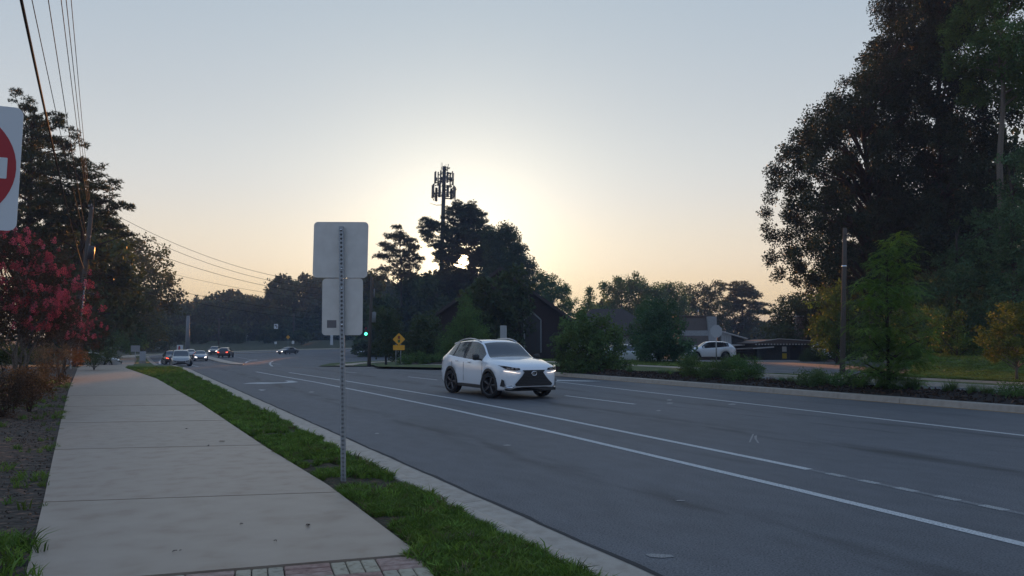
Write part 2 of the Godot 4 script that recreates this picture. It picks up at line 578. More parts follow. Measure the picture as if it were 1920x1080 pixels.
	M.stone = [mat(0.20, 0.165, 0.155, 0.95), mat(0.30, 0.26, 0.245, 0.95), mat(0.15, 0.115, 0.105, 0.95), mat(0.25, 0.19, 0.165, 0.95)]
	M.window = mat(0.015, 0.016, 0.018, 0.3)
	M.notice_yellow = mat(0.55, 0.40, 0.02, 0.6)
	# foliage
	M.leaf_oak = leaf(0.069, 0.078, 0.026, 0.7)
	M.leaf_dark = leaf(0.048, 0.066, 0.028, 0.6)
	M.leaf_green = leaf(0.066, 0.115, 0.035, 0.7)
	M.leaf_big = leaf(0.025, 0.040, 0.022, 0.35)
	M.leaf_yellow = leaf(0.066, 0.104, 0.024, 0.75)
	M.leaf_gold = leaf(0.082, 0.098, 0.026, 0.75)
	M.leaf_ivy = leaf(0.060, 0.108, 0.052, 0.6)
	M.leaf_pine = leaf(0.040, 0.051, 0.024, 0.5)
	M.leaf_feather = leaf(0.100, 0.170, 0.040, 0.8)
	M.leaf_shrub = leaf(0.074, 0.112, 0.040, 0.6)
	M.leaf_rust = leaf(0.15, 0.075, 0.036, 0.6)
	M.leaf_plum = leaf(0.066, 0.040, 0.027, 0.6)
	M.blossom = leaf(0.46, 0.080, 0.110, 0.6)
	M.leaf_grass = leaf(0.088, 0.140, 0.028, 0.7)
	M.leaf_lawn = leaf(0.105, 0.140, 0.032, 0.7)
	M.leaf_dry = leaf(0.15, 0.11, 0.070, 0.4)

func glow(r: float, g: float, b: float, e: float) -> StandardMaterial3D:
	var m := mat(r * 0.6, g * 0.6, b * 0.6, 0.3)
	m.emission_enabled = true
	m.emission = col(r, g, b)
	m.emission_energy_multiplier = e
	return m

# ------------------------------------------------------------------ leaves
func add_leaf(st: SurfaceTool, p: Vector3, dir: Vector3, side: Vector3, ln: float, wd: float, fold := 0.25):
	var up := side.cross(dir).normalized()
	var m := p + dir * ln * 0.45
	var l := m + side * wd * 0.5 + up * wd * fold
	var r := m - side * wd * 0.5 + up * wd * fold
	var t := p + dir * ln
	tri(st, p, l, t)
	tri(st, p, t, r)

func rand_dir(r: RandomNumberGenerator) -> Vector3:
	var z := r.randf_range(-1, 1)
	var a := r.randf() * TAU
	var q := sqrt(1 - z * z)
	return Vector3(q * cos(a), z, q * sin(a))

var L := {}

func make_leaf_meshes():
	var r := RandomNumberGenerator.new()
	# clumps of leaves, one metre across; several of each so that no two neighbours are the same
	for spec in [["broad", 44, 0.20, 0.13, 0.5], ["fine", 60, 0.12, 0.06, 0.45], ["big", 30, 0.26, 0.20, 0.5], ["far", 26, 0.36, 0.24, 0.5], ["mid", 84, 0.15, 0.10, 0.52]]:
		var list := []
		for k in 3:
			r.seed = 100 + k + hash(spec[0]) % 1000
			var st := begin()
			st.set_smooth_group(-1)
			for i in spec[1]:
				var p = rand_dir(r) * pow(r.randf(), 0.5) * spec[4]
				p.y *= 0.75
				var d = (p.normalized() * 0.6 + rand_dir(r) + Vector3(0, -0.25, 0)).normalized()
				var s = d.cross(rand_dir(r)).normalized()
				var q := r.randf_range(0.7, 1.3)
				add_leaf(st, p, d, s, spec[2] * q, spec[3] * q)
			list.append(done(st))
		L[spec[0]] = list
	# pine: tufts of needles on the upper side of a twig fan, one metre across and flat
	var pines := []
	for k in 3:
		r.seed = 300 + k
		var st := begin()
		st.set_smooth_group(-1)
		for i in 30:
			var a := r.randf() * TAU
			var q := sqrt(r.randf()) * 0.46
			var c := Vector3(cos(a) * q, r.randf_range(-0.08, 0.16), sin(a) * q)
			for j in 5:
				var d := (rand_dir(r) + Vector3(cos(a) * 0.4, 0.7, sin(a) * 0.4)).normalized()
				var s := d.cross(rand_dir(r)).normalized()
				var ln := r.randf_range(0.15, 0.26)
				tri(st, c + s * 0.028, c - s * 0.028, c + d * ln)
		pines.append(done(st))
	L.pine = pines
	# feathery sprays: rows of narrow leaflets along a drooping rib
	var feathers := []
	for k in 3:
		r.seed = 400 + k
		var st := begin()
		st.set_smooth_group(-1)
		for i in 9:
			var a := r.randf() * TAU
			var out := Vector3(cos(a), r.randf_range(0.0, 0.7), sin(a)).normalized()
			var p := out * 0.06
			var v := out
			for j in 11:
				v = (v + Vector3(0, -0.10, 0)).normalized()
				p += v * 0.048
				for sg in [-1.0, 1.0]:
					var s = v.cross(Vector3.UP).normalized() * sg
					var d = (s * 0.8 + v * 0.6 + rand_dir(r) * 0.25).normalized()
					add_leaf(st, p, d, d.cross(Vector3.UP).normalized(), 0.13, 0.030, 0.1)
		feathers.append(done(st))
	L.feather = feathers
	# blossom heads
	var blooms := []
	for k in 2:
		r.seed = 500 + k
		var st := begin()
		st.set_smooth_group(-1)
		for i in 46:
			var p := Vector3(r.randfn(0, 0.16), r.randf_range(-0.35, 0.4), r.randfn(0, 0.16))
			var w := 1.0 - absf(p.y) * 1.2
			p.x *= w
			p.z *= w
			var d := rand_dir(r)
			add_leaf(st, p, d, d.cross(rand_dir(r)).normalized(), 0.15, 0.13, 0.4)
		blooms.append(done(st))
	L.bloom = blooms
	# grass tufts, 0.12 m high at scale one
	var tufts := []
	for k in 4:
		r.seed = 600 + k
		var st := begin()
		st.set_smooth_group(-1)
		for i in 14:
			var a := r.randf() * TAU
			var p := Vector3(cos(a), 0, sin(a)) * r.randf() * 0.05
			var d := Vector3(r.randfn(0, 0.45), 1, r.randfn(0, 0.45)).normalized()
			var s := d.cross(rand_dir(r)).normalized() * r.randf_range(0.003, 0.0055)
			var ln := r.randf_range(0.06, 0.13)
			var bend := Vector3(d.x, -0.25, d.z) * ln * 0.5
			var m := p + d * ln * 0.6
			var t := p + d * ln + bend
			tri(st, p - s, p + s, m + s * 0.8)
			tri(st, p - s, m + s * 0.8, m - s * 0.8)
			tri(st, m - s * 0.8, m + s * 0.8, t)
		tufts.append(done(st))
	L.tuft = tufts
	# arching strap leaves of a border grass, 0.6 m
	var straps := []
	for k in 3:
		r.seed = 700 + k
		var st := begin()
		st.set_smooth_group(-1)
		for i in 60:
			var a := r.randf() * TAU
			var out := Vector3(cos(a), 0, sin(a))
			var lean := r.randf_range(0.15, 0.75)
			var p := out * r.randf() * 0.07
			var side := out.cross(Vector3.UP) * 0.008
			var v := (Vector3.UP + out * lean).normalized()
			var ln := r.randf_range(0.35, 0.62) / 4.0
			for j in 4:
				var q := p + v * ln
				var w0 := 1.0 - j * 0.22
				var w1 := 1.0 - (j + 1) * 0.22
				quad(st, p - side * w0, p + side * w0, q + side * w1, q - side * w1)
				p = q
				v = (v + Vector3(0, -0.16 - 0.22 * lean, 0) + out * 0.06).normalized()
		straps.append(done(st))
	L.strap = straps

# one MultiMesh part from transforms
func scatter(called: String, mesh: Mesh, material: Material, xf: Array, parent: Node, r: RandomNumberGenerator, spread := 0.22) -> MultiMeshInstance3D:
	var mm := MultiMesh.new()
	mm.transform_format = MultiMesh.TRANSFORM_3D
	mm.use_colors = true
	mm.mesh = mesh
	mm.instance_count = xf.size()
	var tone: Vector3 = material.get_meta("tone", Vector3(0.06, 0.08, 0.03))
	for i in xf.size():
		mm.set_instance_transform(i, xf[i])
		var k := exp(r.randfn(0, spread))
		var warm := r.randfn(0, 0.07)
		mm.set_instance_color(i, Color(minf(tone.x * k * (1.0 + warm), 0.9), minf(tone.y * k, 0.9), minf(tone.z * k * (1.0 - warm), 0.9)))
	var o := MultiMeshInstance3D.new()
	o.name = called
	o.multimesh = mm
	o.material_override = material
	parent.add_child(o, true)
	return o

# leaf clumps filling lobes [centre, radius(xyz)]; the clumps sit mostly in each lobe's shell, so that gaps stay between lobes
func foliage(called: String, kind: String, material: Material, lobes: Array, clump: float, density: float, parent: Node, sd: int, upward := 0.3, gaps := []):
	var r := RandomNumberGenerator.new()
	r.seed = sd
	var meshes: Array = L[kind]
	var xf := []
	for lb in lobes:
		var c: Vector3 = lb[0]
		var rad: Vector3 = lb[1]
		var area: float = (rad.x * rad.y + rad.y * rad.z + rad.x * rad.z) / 3.0
		var n := maxi(3, int(density * 9.0 * area / (clump * clump)))
		for i in n:
			var d := rand_dir(r)
			d.y += upward * r.randf()
			d = d.normalized()
			var q := pow(r.randf(), 0.4)
			var p := c + Vector3(d.x * rad.x, d.y * rad.y, d.z * rad.z) * q
			var open := false
			for g in gaps:                   # [centre, radius(xyz)] kept free of leaves
				if ((p - (g[0] as Vector3)) / (g[1] as Vector3)).length() < 1.0: open = true
			if open: continue
			var b: Basis
			if kind == "pine" or kind == "feather":
				b = Basis(Vector3.UP, r.randf() * TAU) * Basis(Vector3(r.randf() - 0.5, 0, r.randf() - 0.5).normalized(), r.randfn(0, 0.28))
			else:
				b = Basis(rand_dir(r), r.randf() * TAU)
			var s := clump * r.randf_range(0.65, 1.3)
			xf.append(Transform3D(b.scaled(Vector3(s, s, s)), p))
	var o := scatter(called, meshes[sd % meshes.size()], material, xf, parent, r)
	o.set_meta("kind", "stuff")
	return o

# ------------------------------------------------------------------ land, road, walk
func build_ground():
	var st := begin()
	st.set_smooth_group(0)
	var rings := [0.0]
	var q := 2.0
	while q < 1500.0:
		rings.append(q)
		q *= 1.0 + (0.06 if q < 320.0 else 0.25)
	var n := 96
	var pt := func(i, k):
		var a = TAU * k / n
		var x: float = sin(a) * rings[i]
		var dist: float = cos(a) * rings[i]
		return on(x, dist, -0.12)
	for i in rings.size() - 1:
		for k in n:
			quad(st, pt.call(i, k), pt.call(i + 1, k), pt.call(i + 1, k + 1), pt.call(i, k + 1))
	structure("ground", done(st), M.ground)

const ROAD_W := 15.0

# asphalt tone by place on the road: s along (64 m a repeat), t across; wheel tracks, oil drip lines and seams as the photo shows
func asphalt_image() -> Image:
	var w := 1024
	var h := 512
	var im := Image.create(w, h, false, Image.FORMAT_RGB8)
	var n1 := FastNoiseLite.new()
	n1.seed = 41
	n1.frequency = 0.011
	n1.fractal_octaves = 5
	var n2 := FastNoiseLite.new()
	n2.seed = 42
	n2.frequency = 0.09
	n2.fractal_octaves = 3
	var n3 := FastNoiseLite.new()
	n3.seed = 43
	n3.frequency = 0.03
	n3.fractal_octaves = 4
	var drips := [[1.75, 0.24, 0.50], [6.75, 0.30, 0.62], [10.05, 0.26, 0.50], [9.0, 0.07, 0.45], [4.2, 0.16, 0.28], [13.2, 0.25, 0.28], [11.2, 0.10, 0.3]]
	for i in w:
		# blend both ends so that the repeat does not show
		var e := float(i) / w
		for j in h:
			var t := float(j) / h * 16.0
			var sx: float = i * 1.0
			var a := n1.get_noise_2d(sx * 0.5, j)
			var b := n1.get_noise_2d((sx - w) * 0.5, j)
			var nz := lerpf(a, b, smoothstep(0.85, 1.0, e))
			var fz := lerpf(n2.get_noise_2d(sx, j), n2.get_noise_2d(sx - w, j), smoothstep(0.9, 1.0, e))
			var k := 1.0 + 0.20 * nz + 0.16 * fz
			var wob := 0.22 * n3.get_noise_1d(sin(e * TAU) * 60.0 + 7.0)
			for d in drips:
				var x: float = (t - d[0] - wob * d[1]) / d[1]
				var patch: float = clampf(0.5 + 1.5 * lerpf(n3.get_noise_2d(sx * 0.8, j * 2.0 + d[0] * 90.0), n3.get_noise_2d((sx - w) * 0.8, j * 2.0 + d[0] * 90.0), smoothstep(0.85, 1.0, e)), 0.0, 1.0)
				k *= 1.0 - d[2] * exp(-x * x) * patch
			var c := Vector3(0.138, 0.143, 0.155) * k
			im.set_pixel(i, j, col(c.x, c.y, c.z))
	return im

func build_road():
	M.asphalt = StandardMaterial3D.new()
	M.asphalt.albedo_texture = ImageTexture.create_from_image(asphalt_image())
	M.asphalt.roughness = 0.72
	M.asphalt.metallic_specular = 0.45
	M.asphalt.cull_mode = BaseMaterial3D.CULL_DISABLED
	M.asphalt.detail_enabled = true
	M.asphalt.detail_blend_mode = BaseMaterial3D.BLEND_MODE_MUL
	M.asphalt.detail_albedo = noise_tex(44, 0.35, [[0.15, 0.22, 0.22, 0.23], [0.42, 0.62, 0.62, 0.63], [0.60, 0.95, 0.95, 0.95], [0.80, 1.0, 1.0, 1.0]], 1024, 3)
	M.asphalt.detail_uv_layer = BaseMaterial3D.DETAIL_UV_2
	M.asphalt.uv2_triplanar = true
	M.asphalt.uv2_world_triplanar = true
	M.asphalt.uv2_scale = Vector3.ONE / 7.0
	var uv := func(p: Vector3):
		var x := p.x - 3.71
		return Vector2((-0.431 * x + 0.902 * -p.z) / 64.0, (0.902 * x + 0.431 * -p.z) / 16.0)
	var left := []
	var right := []
	var s := -14.0
	while s <= 87.01:
		left.append(road(s, 0.0))
		right.append(road(s, ROAD_W))
		s += 1.0
	structure("road", sheet(left, right, 14, 0.0, uv), M.asphalt)
	# beyond the crest the road widens into a bend to the right
	var inner := [[0.0, -20.46, 84.92], [0.12, -22.4, 98.0], [0.22, -20.0, 110.0], [0.35, -8.0, 119.0], [0.55, 15.0, 126.0], [1.0, 80.0, 133.0]]
	left = []
	right = []
	for k in 71:
		var q := k / 70.0
		left.append(road(lerpf(87.0, 300.0, q), 0.0))
		var x := lin(inner.map(func(p): return [p[0], p[1]]), q)
		var d := lin(inner.map(func(p): return [p[0], p[2]]), q)
		right.append(on(x, d))
	var st := begin()
	st.set_smooth_group(0)
	var row := func(i, k):
		var p: Vector3 = left[i].lerp(right[i], k / 24.0)
		return on(p.x, -p.z, -0.002)
	for i in 70:
		for k in 24:
			for c in [[0, 0], [1, 0], [1, 1], [0, 0], [1, 1], [0, 1]]:
				var p: Vector3 = row.call(i + c[0], k + c[1])
				st.set_uv(uv.call(p))
				st.add_vertex(p)
	structure("road_bend", done(st), M.asphalt)
	# opposite carriageway, seen through the gaps of the planted median
	left = []
	right = []
	s = -14.0
	while s <= 70.0:
		left.append(road(s, 17.9))
		right.append(road(s, 23.0))
		s += 2.0
	structure("road_opposite", sheet(left, right, 5, 0.0, uv), M.asphalt)
	build_markings()
	# far island between the two directions, with its kerb
	var st2 := begin()
	st2.set_smooth_group(-1)
	var ia := []
	var ib := []
	var it := []
	for k in 46:
		var sa := 97.0 + k * 2.2
		var wd: float = 0.75 * minf(1.0, sqrt((k + 0.15) / 2.0))
		ia.append(road(sa, 8.3 - wd, 0.14))
		ib.append(road(sa, 8.3 + wd, 0.14))
	structure("traffic_island", sheet(ia, ib, 2, 0.16), M.kerb)

# painted line from points on the land: [[x, D], ...]
func line_sheet(pts: Array, width: float, up := 0.004) -> ArrayMesh:
	var l := []
	var r := []
	var n := pts.size()
	for i in n:
		var a: Vector2 = pts[maxi(i - 1, 0)]
		var b: Vector2 = pts[mini(i + 1, n - 1)]
		var d := (b - a).normalized()
		var side := Vector2(d.y, -d.x) * width / 2.0
		var p: Vector2 = pts[i]
		l.append(on(p.x - side.x, p.y - side.y, up))
		r.append(on(p.x + side.x, p.y + side.y, up))
	return sheet(l, r, 1)

func stretch(table: Array, d0: float, d1: float, step := 0.7) -> Array:
	var out := []
	var n := maxi(2, int((d1 - d0) / step))
	for i in n + 1:
		var d := lerpf(d0, d1, float(i) / n)
		out.append(Vector2(lin(table, d), d))
	return out

func pixels(pts: Array) -> Array:
	return pts.map(func(p):
		var q := land(p[0], p[1])
		return Vector2(q.x, -q.z))

func dense(pts: Array, step := 0.8) -> Array:
	var out := []
	for i in pts.size() - 1:
		var n := maxi(1, int((pts[i] as Vector2).distance_to(pts[i + 1]) / step))
		for k in n: out.append((pts[i] as Vector2).lerp(pts[i + 1], float(k) / n))
	out.append(pts[-1])
	return out

var LINE_A := [[1.5, 6.3], [6.46, 4.11], [9.28, 2.96], [14.2, 0.85], [19.2, -1.40], [25.0, -4.25], [31.7, -7.60], [42.0, -13.1]]
var LINE_B := [[1.5, 7.4], [7.6, 4.84], [10.95, 3.5], [16.95, 1.01], [23.0, -1.68], [33.0, -6.75], [42.0, -11.6]]
var LINE_C := [[5.0, 12.2], [13.9, 8.84], [20.3, 6.45], [32.1, 1.92], [46.0, -4.2]]

func build_markings():
	var rd := get_node("road")
	var add := func(called, mesh, material):
		return part(called, mesh, material, rd)
	add.call("lane_line", line_sheet(stretch(LINE_A, 2.0, 43.0), 0.13), M.paint)
	# the second line is broken close to the camera and solid farther on
	add.call("lane_line", line_sheet(stretch(LINE_B, 10.3, 42.0), 0.13), M.paint)
	var d := 10.0
	while d > 5.0:
		add.call("line_dash", line_sheet(stretch(LINE_B, d - 0.24, d, 0.1), 0.12), M.paint_thin)
		add.call("line_dash_gap", line_sheet(stretch(LINE_B, d - 0.24, d + 0.28, 0.1), 0.09, 0.003), M.line_worn if M.has("line_worn") else worn())
		d -= 0.48
	add.call("lane_line", line_sheet(stretch(LINE_C, 5.0, 46.0), 0.12), M.paint)
	add.call("edge_line", line_sheet(dense([path(-12, 14.86), path(60, 14.86)], 1.0), 0.10), M.paint_yellow)
	for k in [[[1060, 742], [1190, 758]], [[765, 706.5], [820, 712.5]], [[640, 697], [668, 699]]]:
		add.call("lane_dash", line_sheet(dense(pixels(k)), 0.12), M.paint)
	# bend to the right beyond the crest
	for k in [[[0.0, 3.4, 88.0, 205.0]], [[0.0, 13.2, 100.0, 190.0]]]:
		var pts := []
		var s: float = k[0][2]
		while s < k[0][3]:
			pts.append(path(s, k[0][1]))
			s += 1.5
		part("lane_line", line_sheet(pts, 0.14, 0.006), M.paint, get_node("road_bend"))
	for k in [[[460.5, 681], [463, 678], [470, 676], [482, 674]], [[511, 687], [506, 683], [507, 679.5], [512, 677]], [[300, 683], [299, 678], [303, 674.5], [308, 672.5]]]:
		part("lane_line", line_sheet(dense(pixels(k), 1.0), 0.22, 0.006), M.paint, get_node("road_bend"))
	for k in 10:
		part("lane_dash", line_sheet(dense(pixels([[495 + k * 14.5, 668.6 - k * 0.22], [503 + k * 14.5, 668.3 - k * 0.2]]), 1.0), 0.16, 0.006), M.paint, get_node("road_bend"))
	# turn arrow in the kerb lane
	var arrow := []
	for p in [[455, 719.6], [468, 718.0], [490, 717.0], [510, 717.3], [530, 717.0], [541, 715.6], [534, 713.8], [548, 714.0], [559, 716.4], [550, 717.4], [538, 718.1], [512, 719.2], [495, 719.9], [475, 719.6]]:
		var q := land(p[0], p[1])
		arrow.append(Vector2(q.x, -q.z))
	add.call("turn_arrow", decal(arrow), M.paint)
	add.call("arrow_fleck", decal(pixels([[484, 730.7], [499, 730.9], [493, 732.3], [489, 732.2]])), M.paint)
	add.call("straight_arrow", decal(pixels([[1044, 712.2], [1085, 713.2], [1130, 714.8], [1100, 715.3], [1070, 714.6], [1044, 714.3]])), M.paint)
	# two pale scuffs
	add.call("tyre_scuff", decal(pixels([[1404, 830], [1407, 829], [1412, 819], [1414, 814], [1411, 814], [1408, 820]])), worn2())
	add.call("tyre_scuff", decal(pixels([[1414, 818], [1415, 823], [1420, 830.5], [1424, 831], [1419, 824], [1419, 816]])), worn2())
	add.call("paint_smear", decal(pixels([[1210, 1040], [1225, 1039], [1258, 1041], [1264, 1045], [1240, 1047], [1218, 1045]])), worn2())
	for p in [[1255, 750, 6], [1256, 756, 7], [1373, 758, 9], [707, 813, 5], [951, 835, 9], [1276, 939, 10], [584, 735, 6], [1235, 770, 5]]:
		add.call("paint_fleck", decal(pixels([[p[0] - p[2], p[1]], [p[0], p[1] - 1.2], [p[0] + p[2], p[1] - 0.3], [p[0] + p[2] * 0.4, p[1] + 1.3], [p[0] - p[2] * 0.6, p[1] + 1.1]])), worn2())

func worn():
	M.line_worn = ground_mat(noise_tex(45, 0.08, [[0.0, 0.11, 0.112, 0.12], [0.5, 0.17, 0.17, 0.175], [1.0, 0.30, 0.30, 0.30]], 256, 4), 0.6, null, 1, 0.8)
	return M.line_worn

func worn2():
	if not M.has("worn2"):
		M.worn2 = ground_mat(noise_tex(46, 0.08, [[0.0, 0.13, 0.13, 0.135], [0.5, 0.26, 0.25, 0.24], [1.0, 0.42, 0.41, 0.39]], 256, 4), 0.4, null, 1, 0.85)
	return M.worn2

func decal(pts: Array, up := 0.004) -> ArrayMesh:
	var poly := PackedVector2Array(pts)
	var st := begin()
	st.set_smooth_group(-1)
	var idx := Geometry2D.triangulate_polygon(poly)
	for k in range(0, idx.size(), 3):
		var t := []
		for m in 3: t.append(on(poly[idx[k + m]].x, poly[idx[k + m]].y, up))
		if (t[1] - t[0]).cross(t[2] - t[0]).y > 0: tri(st, t[0], t[2], t[1])
		else: tri(st, t[0], t[1], t[2])
	return done(st)

# kerb and gutter in poured lengths; profile points are [t, y], swept along s
func kerb_run(called: String, prof: Array, s0: float, s1: float, length: float, material, parent: Node):
	var s := s0
	while s < s1:
		var e := minf(s + length - 0.012, s1)
		var st := begin()
		st.set_smooth_group(-1)
		var n := maxi(1, int(ceil((e - s) / 1.1)))
		for i in n:
			var a := lerpf(s, e, float(i) / n)
			var b := lerpf(s, e, float(i + 1) / n)
			for k in prof.size() - 1:
				quad(st, road(a, prof[k][0], prof[k][1]), road(b, prof[k][0], prof[k][1]), road(b, prof[k + 1][0], prof[k + 1][1]), road(a, prof[k + 1][0], prof[k + 1][1]))
		for q in [a_end(prof, s, true), a_end(prof, e, false)]:
			for t in q: tri(st, t[0], t[1], t[2])
		part(called, done(st), material, parent)
		s += length

func a_end(prof: Array, s: float, first: bool) -> Array:
	var out := []
	var c := road(s, (prof[0][0] + prof[-1][0]) / 2.0, -0.05)
	for k in prof.size() - 1:
		var a := road(s, prof[k][0], prof[k][1])
		var b := road(s, prof[k + 1][0], prof[k + 1][1])
		out.append([c, a, b] if first else [c, b, a])
	return out

# the walk's two edges, x by distance
var WALK_L := [[2.0, -1.40], [5.1, -3.03], [7.74, -4.44], [15.0, -8.35], [25.0, -13.7], [45.0, -24.2]]
var WALK_R := [[2.0, 1.20], [5.1, -0.34], [8.47, -1.91], [11.6, -3.54], [19.4, -7.45], [32.5, -14.3], [45.0, -21.5]]
const SKEW := 0.5

func kerb_back(d: float) -> float:
	return 3.71 - 0.4778 * d - 0.64 / 0.902

func build_walk():
	var kr := Node3D.new()
	kr.name = "kerb"
	add_child(kr)
	kr.set_meta("kind", "structure")
	var prof := [[0.0, 0.006], [-0.42, -0.022], [-0.445, 0.0], [-0.475, 0.10], [-0.50, 0.125], [-0.54, 0.132], [-0.63, 0.132], [-0.645, 0.12], [-0.65, -0.08]]
	kerb_run("kerb_length", prof, -6.0, 62.0, 3.05, M.kerb, kr)
	var far := structure("kerb_far", kerb_long(prof, 62.02, 235.0, 2.0), M.kerb)
	# black seam where the asphalt meets the gutter
	var sl := []
	var sr := []
	var s := -6.0
	while s < 50.0:
		var wob := 0.012 * sin(s * 3.1) + 0.01 * sin(s * 7.7)
		sl.append(road(s, -0.012 + wob * 0.3, 0.0085))
		sr.append(road(s, 0.036 + wob, 0.0085))
		s += 0.35
	part("gutter_seam", sheet(sl, sr, 1), mat(0.028, 0.028, 0.030, 0.9), kr)
	# bed of the walk under its slabs, so that joints read dark
	var walk := Node3D.new()
	walk.name = "sidewalk"
	add_child(walk)
	walk.set_meta("kind", "structure")
	var bl := []
	var br := []
	var d := 2.6
	while d < 45.6:
		bl.append(Vector3(lin(WALK_L, d) + 0.02, 0.098, -d))
		br.append(Vector3(lin(WALK_R, d) - (0.02 if d > 5.8 else 0.10), 0.098, -d))
		d += 0.6
	part("joint_bed", sheet(bl, br, 4, 0.07), M.joint, walk)
	# slabs
	var joints := [5.02, 7.58, 11.22, 14.85, 18.55, 22.2, 25.9, 29.6, 33.3, 37.0, 40.7, 44.4]
	var tones := [M.concrete, M.concrete_b, M.concrete_c]
	for k in joints.size() - 1:
		var a: float = joints[k] + 0.016
		var b: float = joints[k + 1] - 0.016
		var l := []
		var r := []
		var n := int((b - a) / 0.45) + 1
		var tip := rng.randf_range(-0.004, 0.004)
		for i in n + 1:
			var q := float(i) / n
			var dl := lerpf(a, b, q)
			var dr := dl + SKEW * (0.72 if k == 0 else 1.0)
			if k == 0: dr = lerpf(5.78, joints[1] + SKEW - 0.016, q)
			l.append(Vector3(lin(WALK_L, dl), 0.13 + tip * (q - 0.5), -dl))
			r.append(Vector3(lin(WALK_R, dr), 0.13 + tip * (q - 0.5), -dr))
		part("slab", sheet(l, r, 5, 0.12), tones[k % 3], walk)
	# basket-weave pavers nearer than the first slab
	var o := Vector3(lin(WALK_R, 5.74) - 0.02, 0.131, -5.74)
	var ex := Vector3(-2.31, 0, 0.75).normalized()       # along the joint, to the left
	var ez := Vector3(0.75, 0, 2.31).normalized()        # towards the camera
	for i in 11:
		for j in 5:
			for b in 3:
				var red := (i + j) % 2 == 0
				var c := Vector2(i * 0.303 + 0.15, j * 0.303 + 0.15)
				var size := Vector3(0.294, 0.06, 0.094) if red else Vector3(0.094, 0.06, 0.294)
				c += Vector2(0, (b - 1) * 0.101) if red else Vector2((b - 1) * 0.101, 0)
				var p := o + ex * c.x + ez * (c.y + 0.012)
				var q := -p.z
				if p.x < lin(WALK_L, q) + 0.12 or p.x > lin(WALK_R, q) - 0.04 or q < 2.9: continue
				var pick: StandardMaterial3D = ([M.brick_red, M.brick_red_b] if red else [M.brick_cream, M.brick_cream_b])[rng.randi() % 2]
				var m := part("paver", box_mesh(size, 0.006), pick, walk)
				m.transform = Transform3D(Basis(ex, Vector3.UP, ex.cross(Vector3.UP)) * Basis(Vector3.UP, rng.randfn(0, 0.006)), p + Vector3(0, -0.032 + rng.randfn(0, 0.0015), 0))
	# the walk over the crest and round the bend
	var l2 := []
	var r2 := []
	s = 50.9
	while s < 230.0:
		l2.append(road(s + 0.9, -5.8 + 1.6 * smoothstep(60, 140, s), 0.128))
		r2.append(road(s, -3.3 + 1.3 * smoothstep(60, 140, s), 0.128))
		s += 1.6
	structure("sidewalk_far", sheet(l2, r2, 2, 0.15), M.concrete)
	# verge soil between walk and kerb
	var vl := []
	var vr := []
	d = 2.6
	while d < 46.0:
		vl.append(Vector3(lin(WALK_R, d), 0.105, -d))
		vr.append(Vector3(kerb_back(d) + 0.005, 0.10, -d))
		d += 0.5
	structure("verge", verge_sheet(vl, vr), M.turf_soil if M.has("turf_soil") else verge_soil())
	vl = []
	vr = []
	s = 50.0
	while s < 230.0:
		vl.append(road(s, -3.28 + 1.3 * smoothstep(60, 140, s), 0.11))
		vr.append(road(s, -0.645, 0.11))
		s += 1.6
	structure("verge_far", sheet(vl, vr, 3), M.lawn)
	# planting bed on the near side of the walk
	var gl := []
	var gr := []
	d = 1.5
	while d < 46.0:
		gl.append(Vector3(lin(WALK_L, d) - 9.0 - d * 0.3, 0.55 + 0.006 * d, -d))
		gr.append(Vector3(lin(WALK_L, d) + 0.012, 0.112, -d))
		d += 0.5
	structure("planting_bed", bed_sheet(gl, gr), M.soil)
	gl = []
	gr = []
	s = 51.5
	while s < 230.0:
		gl.append(road(s, -40.0, 0.9))
		gr.append(road(s + 0.9, -5.78 + 1.6 * smoothstep(60, 140, s), 0.11))
		s += 2.0
	structure("far_bank", sheet(gl, gr, 8), M.ground)

func verge_soil():
	M.turf_soil = ground_mat(noise_tex(47, 0.025, [[0.1, 0.035, 0.026, 0.016], [0.45, 0.060, 0.052, 0.024], [0.72, 0.090, 0.055, 0.034], [1.0, 0.20, 0.090, 0.055]], 512, 5), 1.9, M.grain, 0.2, 1.0, height_tex(9, 0.06, 512, 5), 3.0)
	return M.turf_soil

func kerb_long(prof: Array, s0: float, s1: float, step: float) -> ArrayMesh:
	var st := begin()
	st.set_smooth_group(-1)
	var s := s0
	while s < s1:
		var e := minf(s + step, s1)
		for k in prof.size() - 1:
			quad(st, road(s, prof[k][0], prof[k][1]), road(e, prof[k][0], prof[k][1]), road(e, prof[k + 1][0], prof[k + 1][1]), road(s, prof[k + 1][0], prof[k + 1][1]))
		s = e
	return done(st)

func bumpy(left: Array, right: Array, across: int, amount: float, freq: float, sd: int) -> ArrayMesh:
	var n := FastNoiseLite.new()
	n.seed = sd
	n.frequency = freq
	var st := begin()
	st.set_smooth_group(0)
	var rows := []
	for i in left.size():
		var r := []
		for k in across + 1:
			var q := float(k) / across
			var p: Vector3 = (left[i] as Vector3).lerp(right[i], q)
			var edge := smoothstep(0.0, 0.12, q) * smoothstep(1.0, 0.88, q)
			p.y += amount * n.get_noise_2d(p.x, p.z) * edge
			r.append(p)
		rows.append(r)
	for i in rows.size() - 1:
		for k in across:
			quad(st, rows[i][k], rows[i + 1][k], rows[i + 1][k + 1], rows[i][k + 1])
	return done(st)

func verge_sheet(l: Array, r: Array) -> ArrayMesh:
	return bumpy(l, r, 12, 0.05, 1.4, 51)

func bed_sheet(l: Array, r: Array) -> ArrayMesh:
	return bumpy(l, r, 26, 0.12, 0.9, 52)

func median_top(s: float, t: float) -> float:
	var q := (t - 15.3) / 2.35
	return 0.15 + 0.16 * sin(clampf(q, 0, 1) * PI)

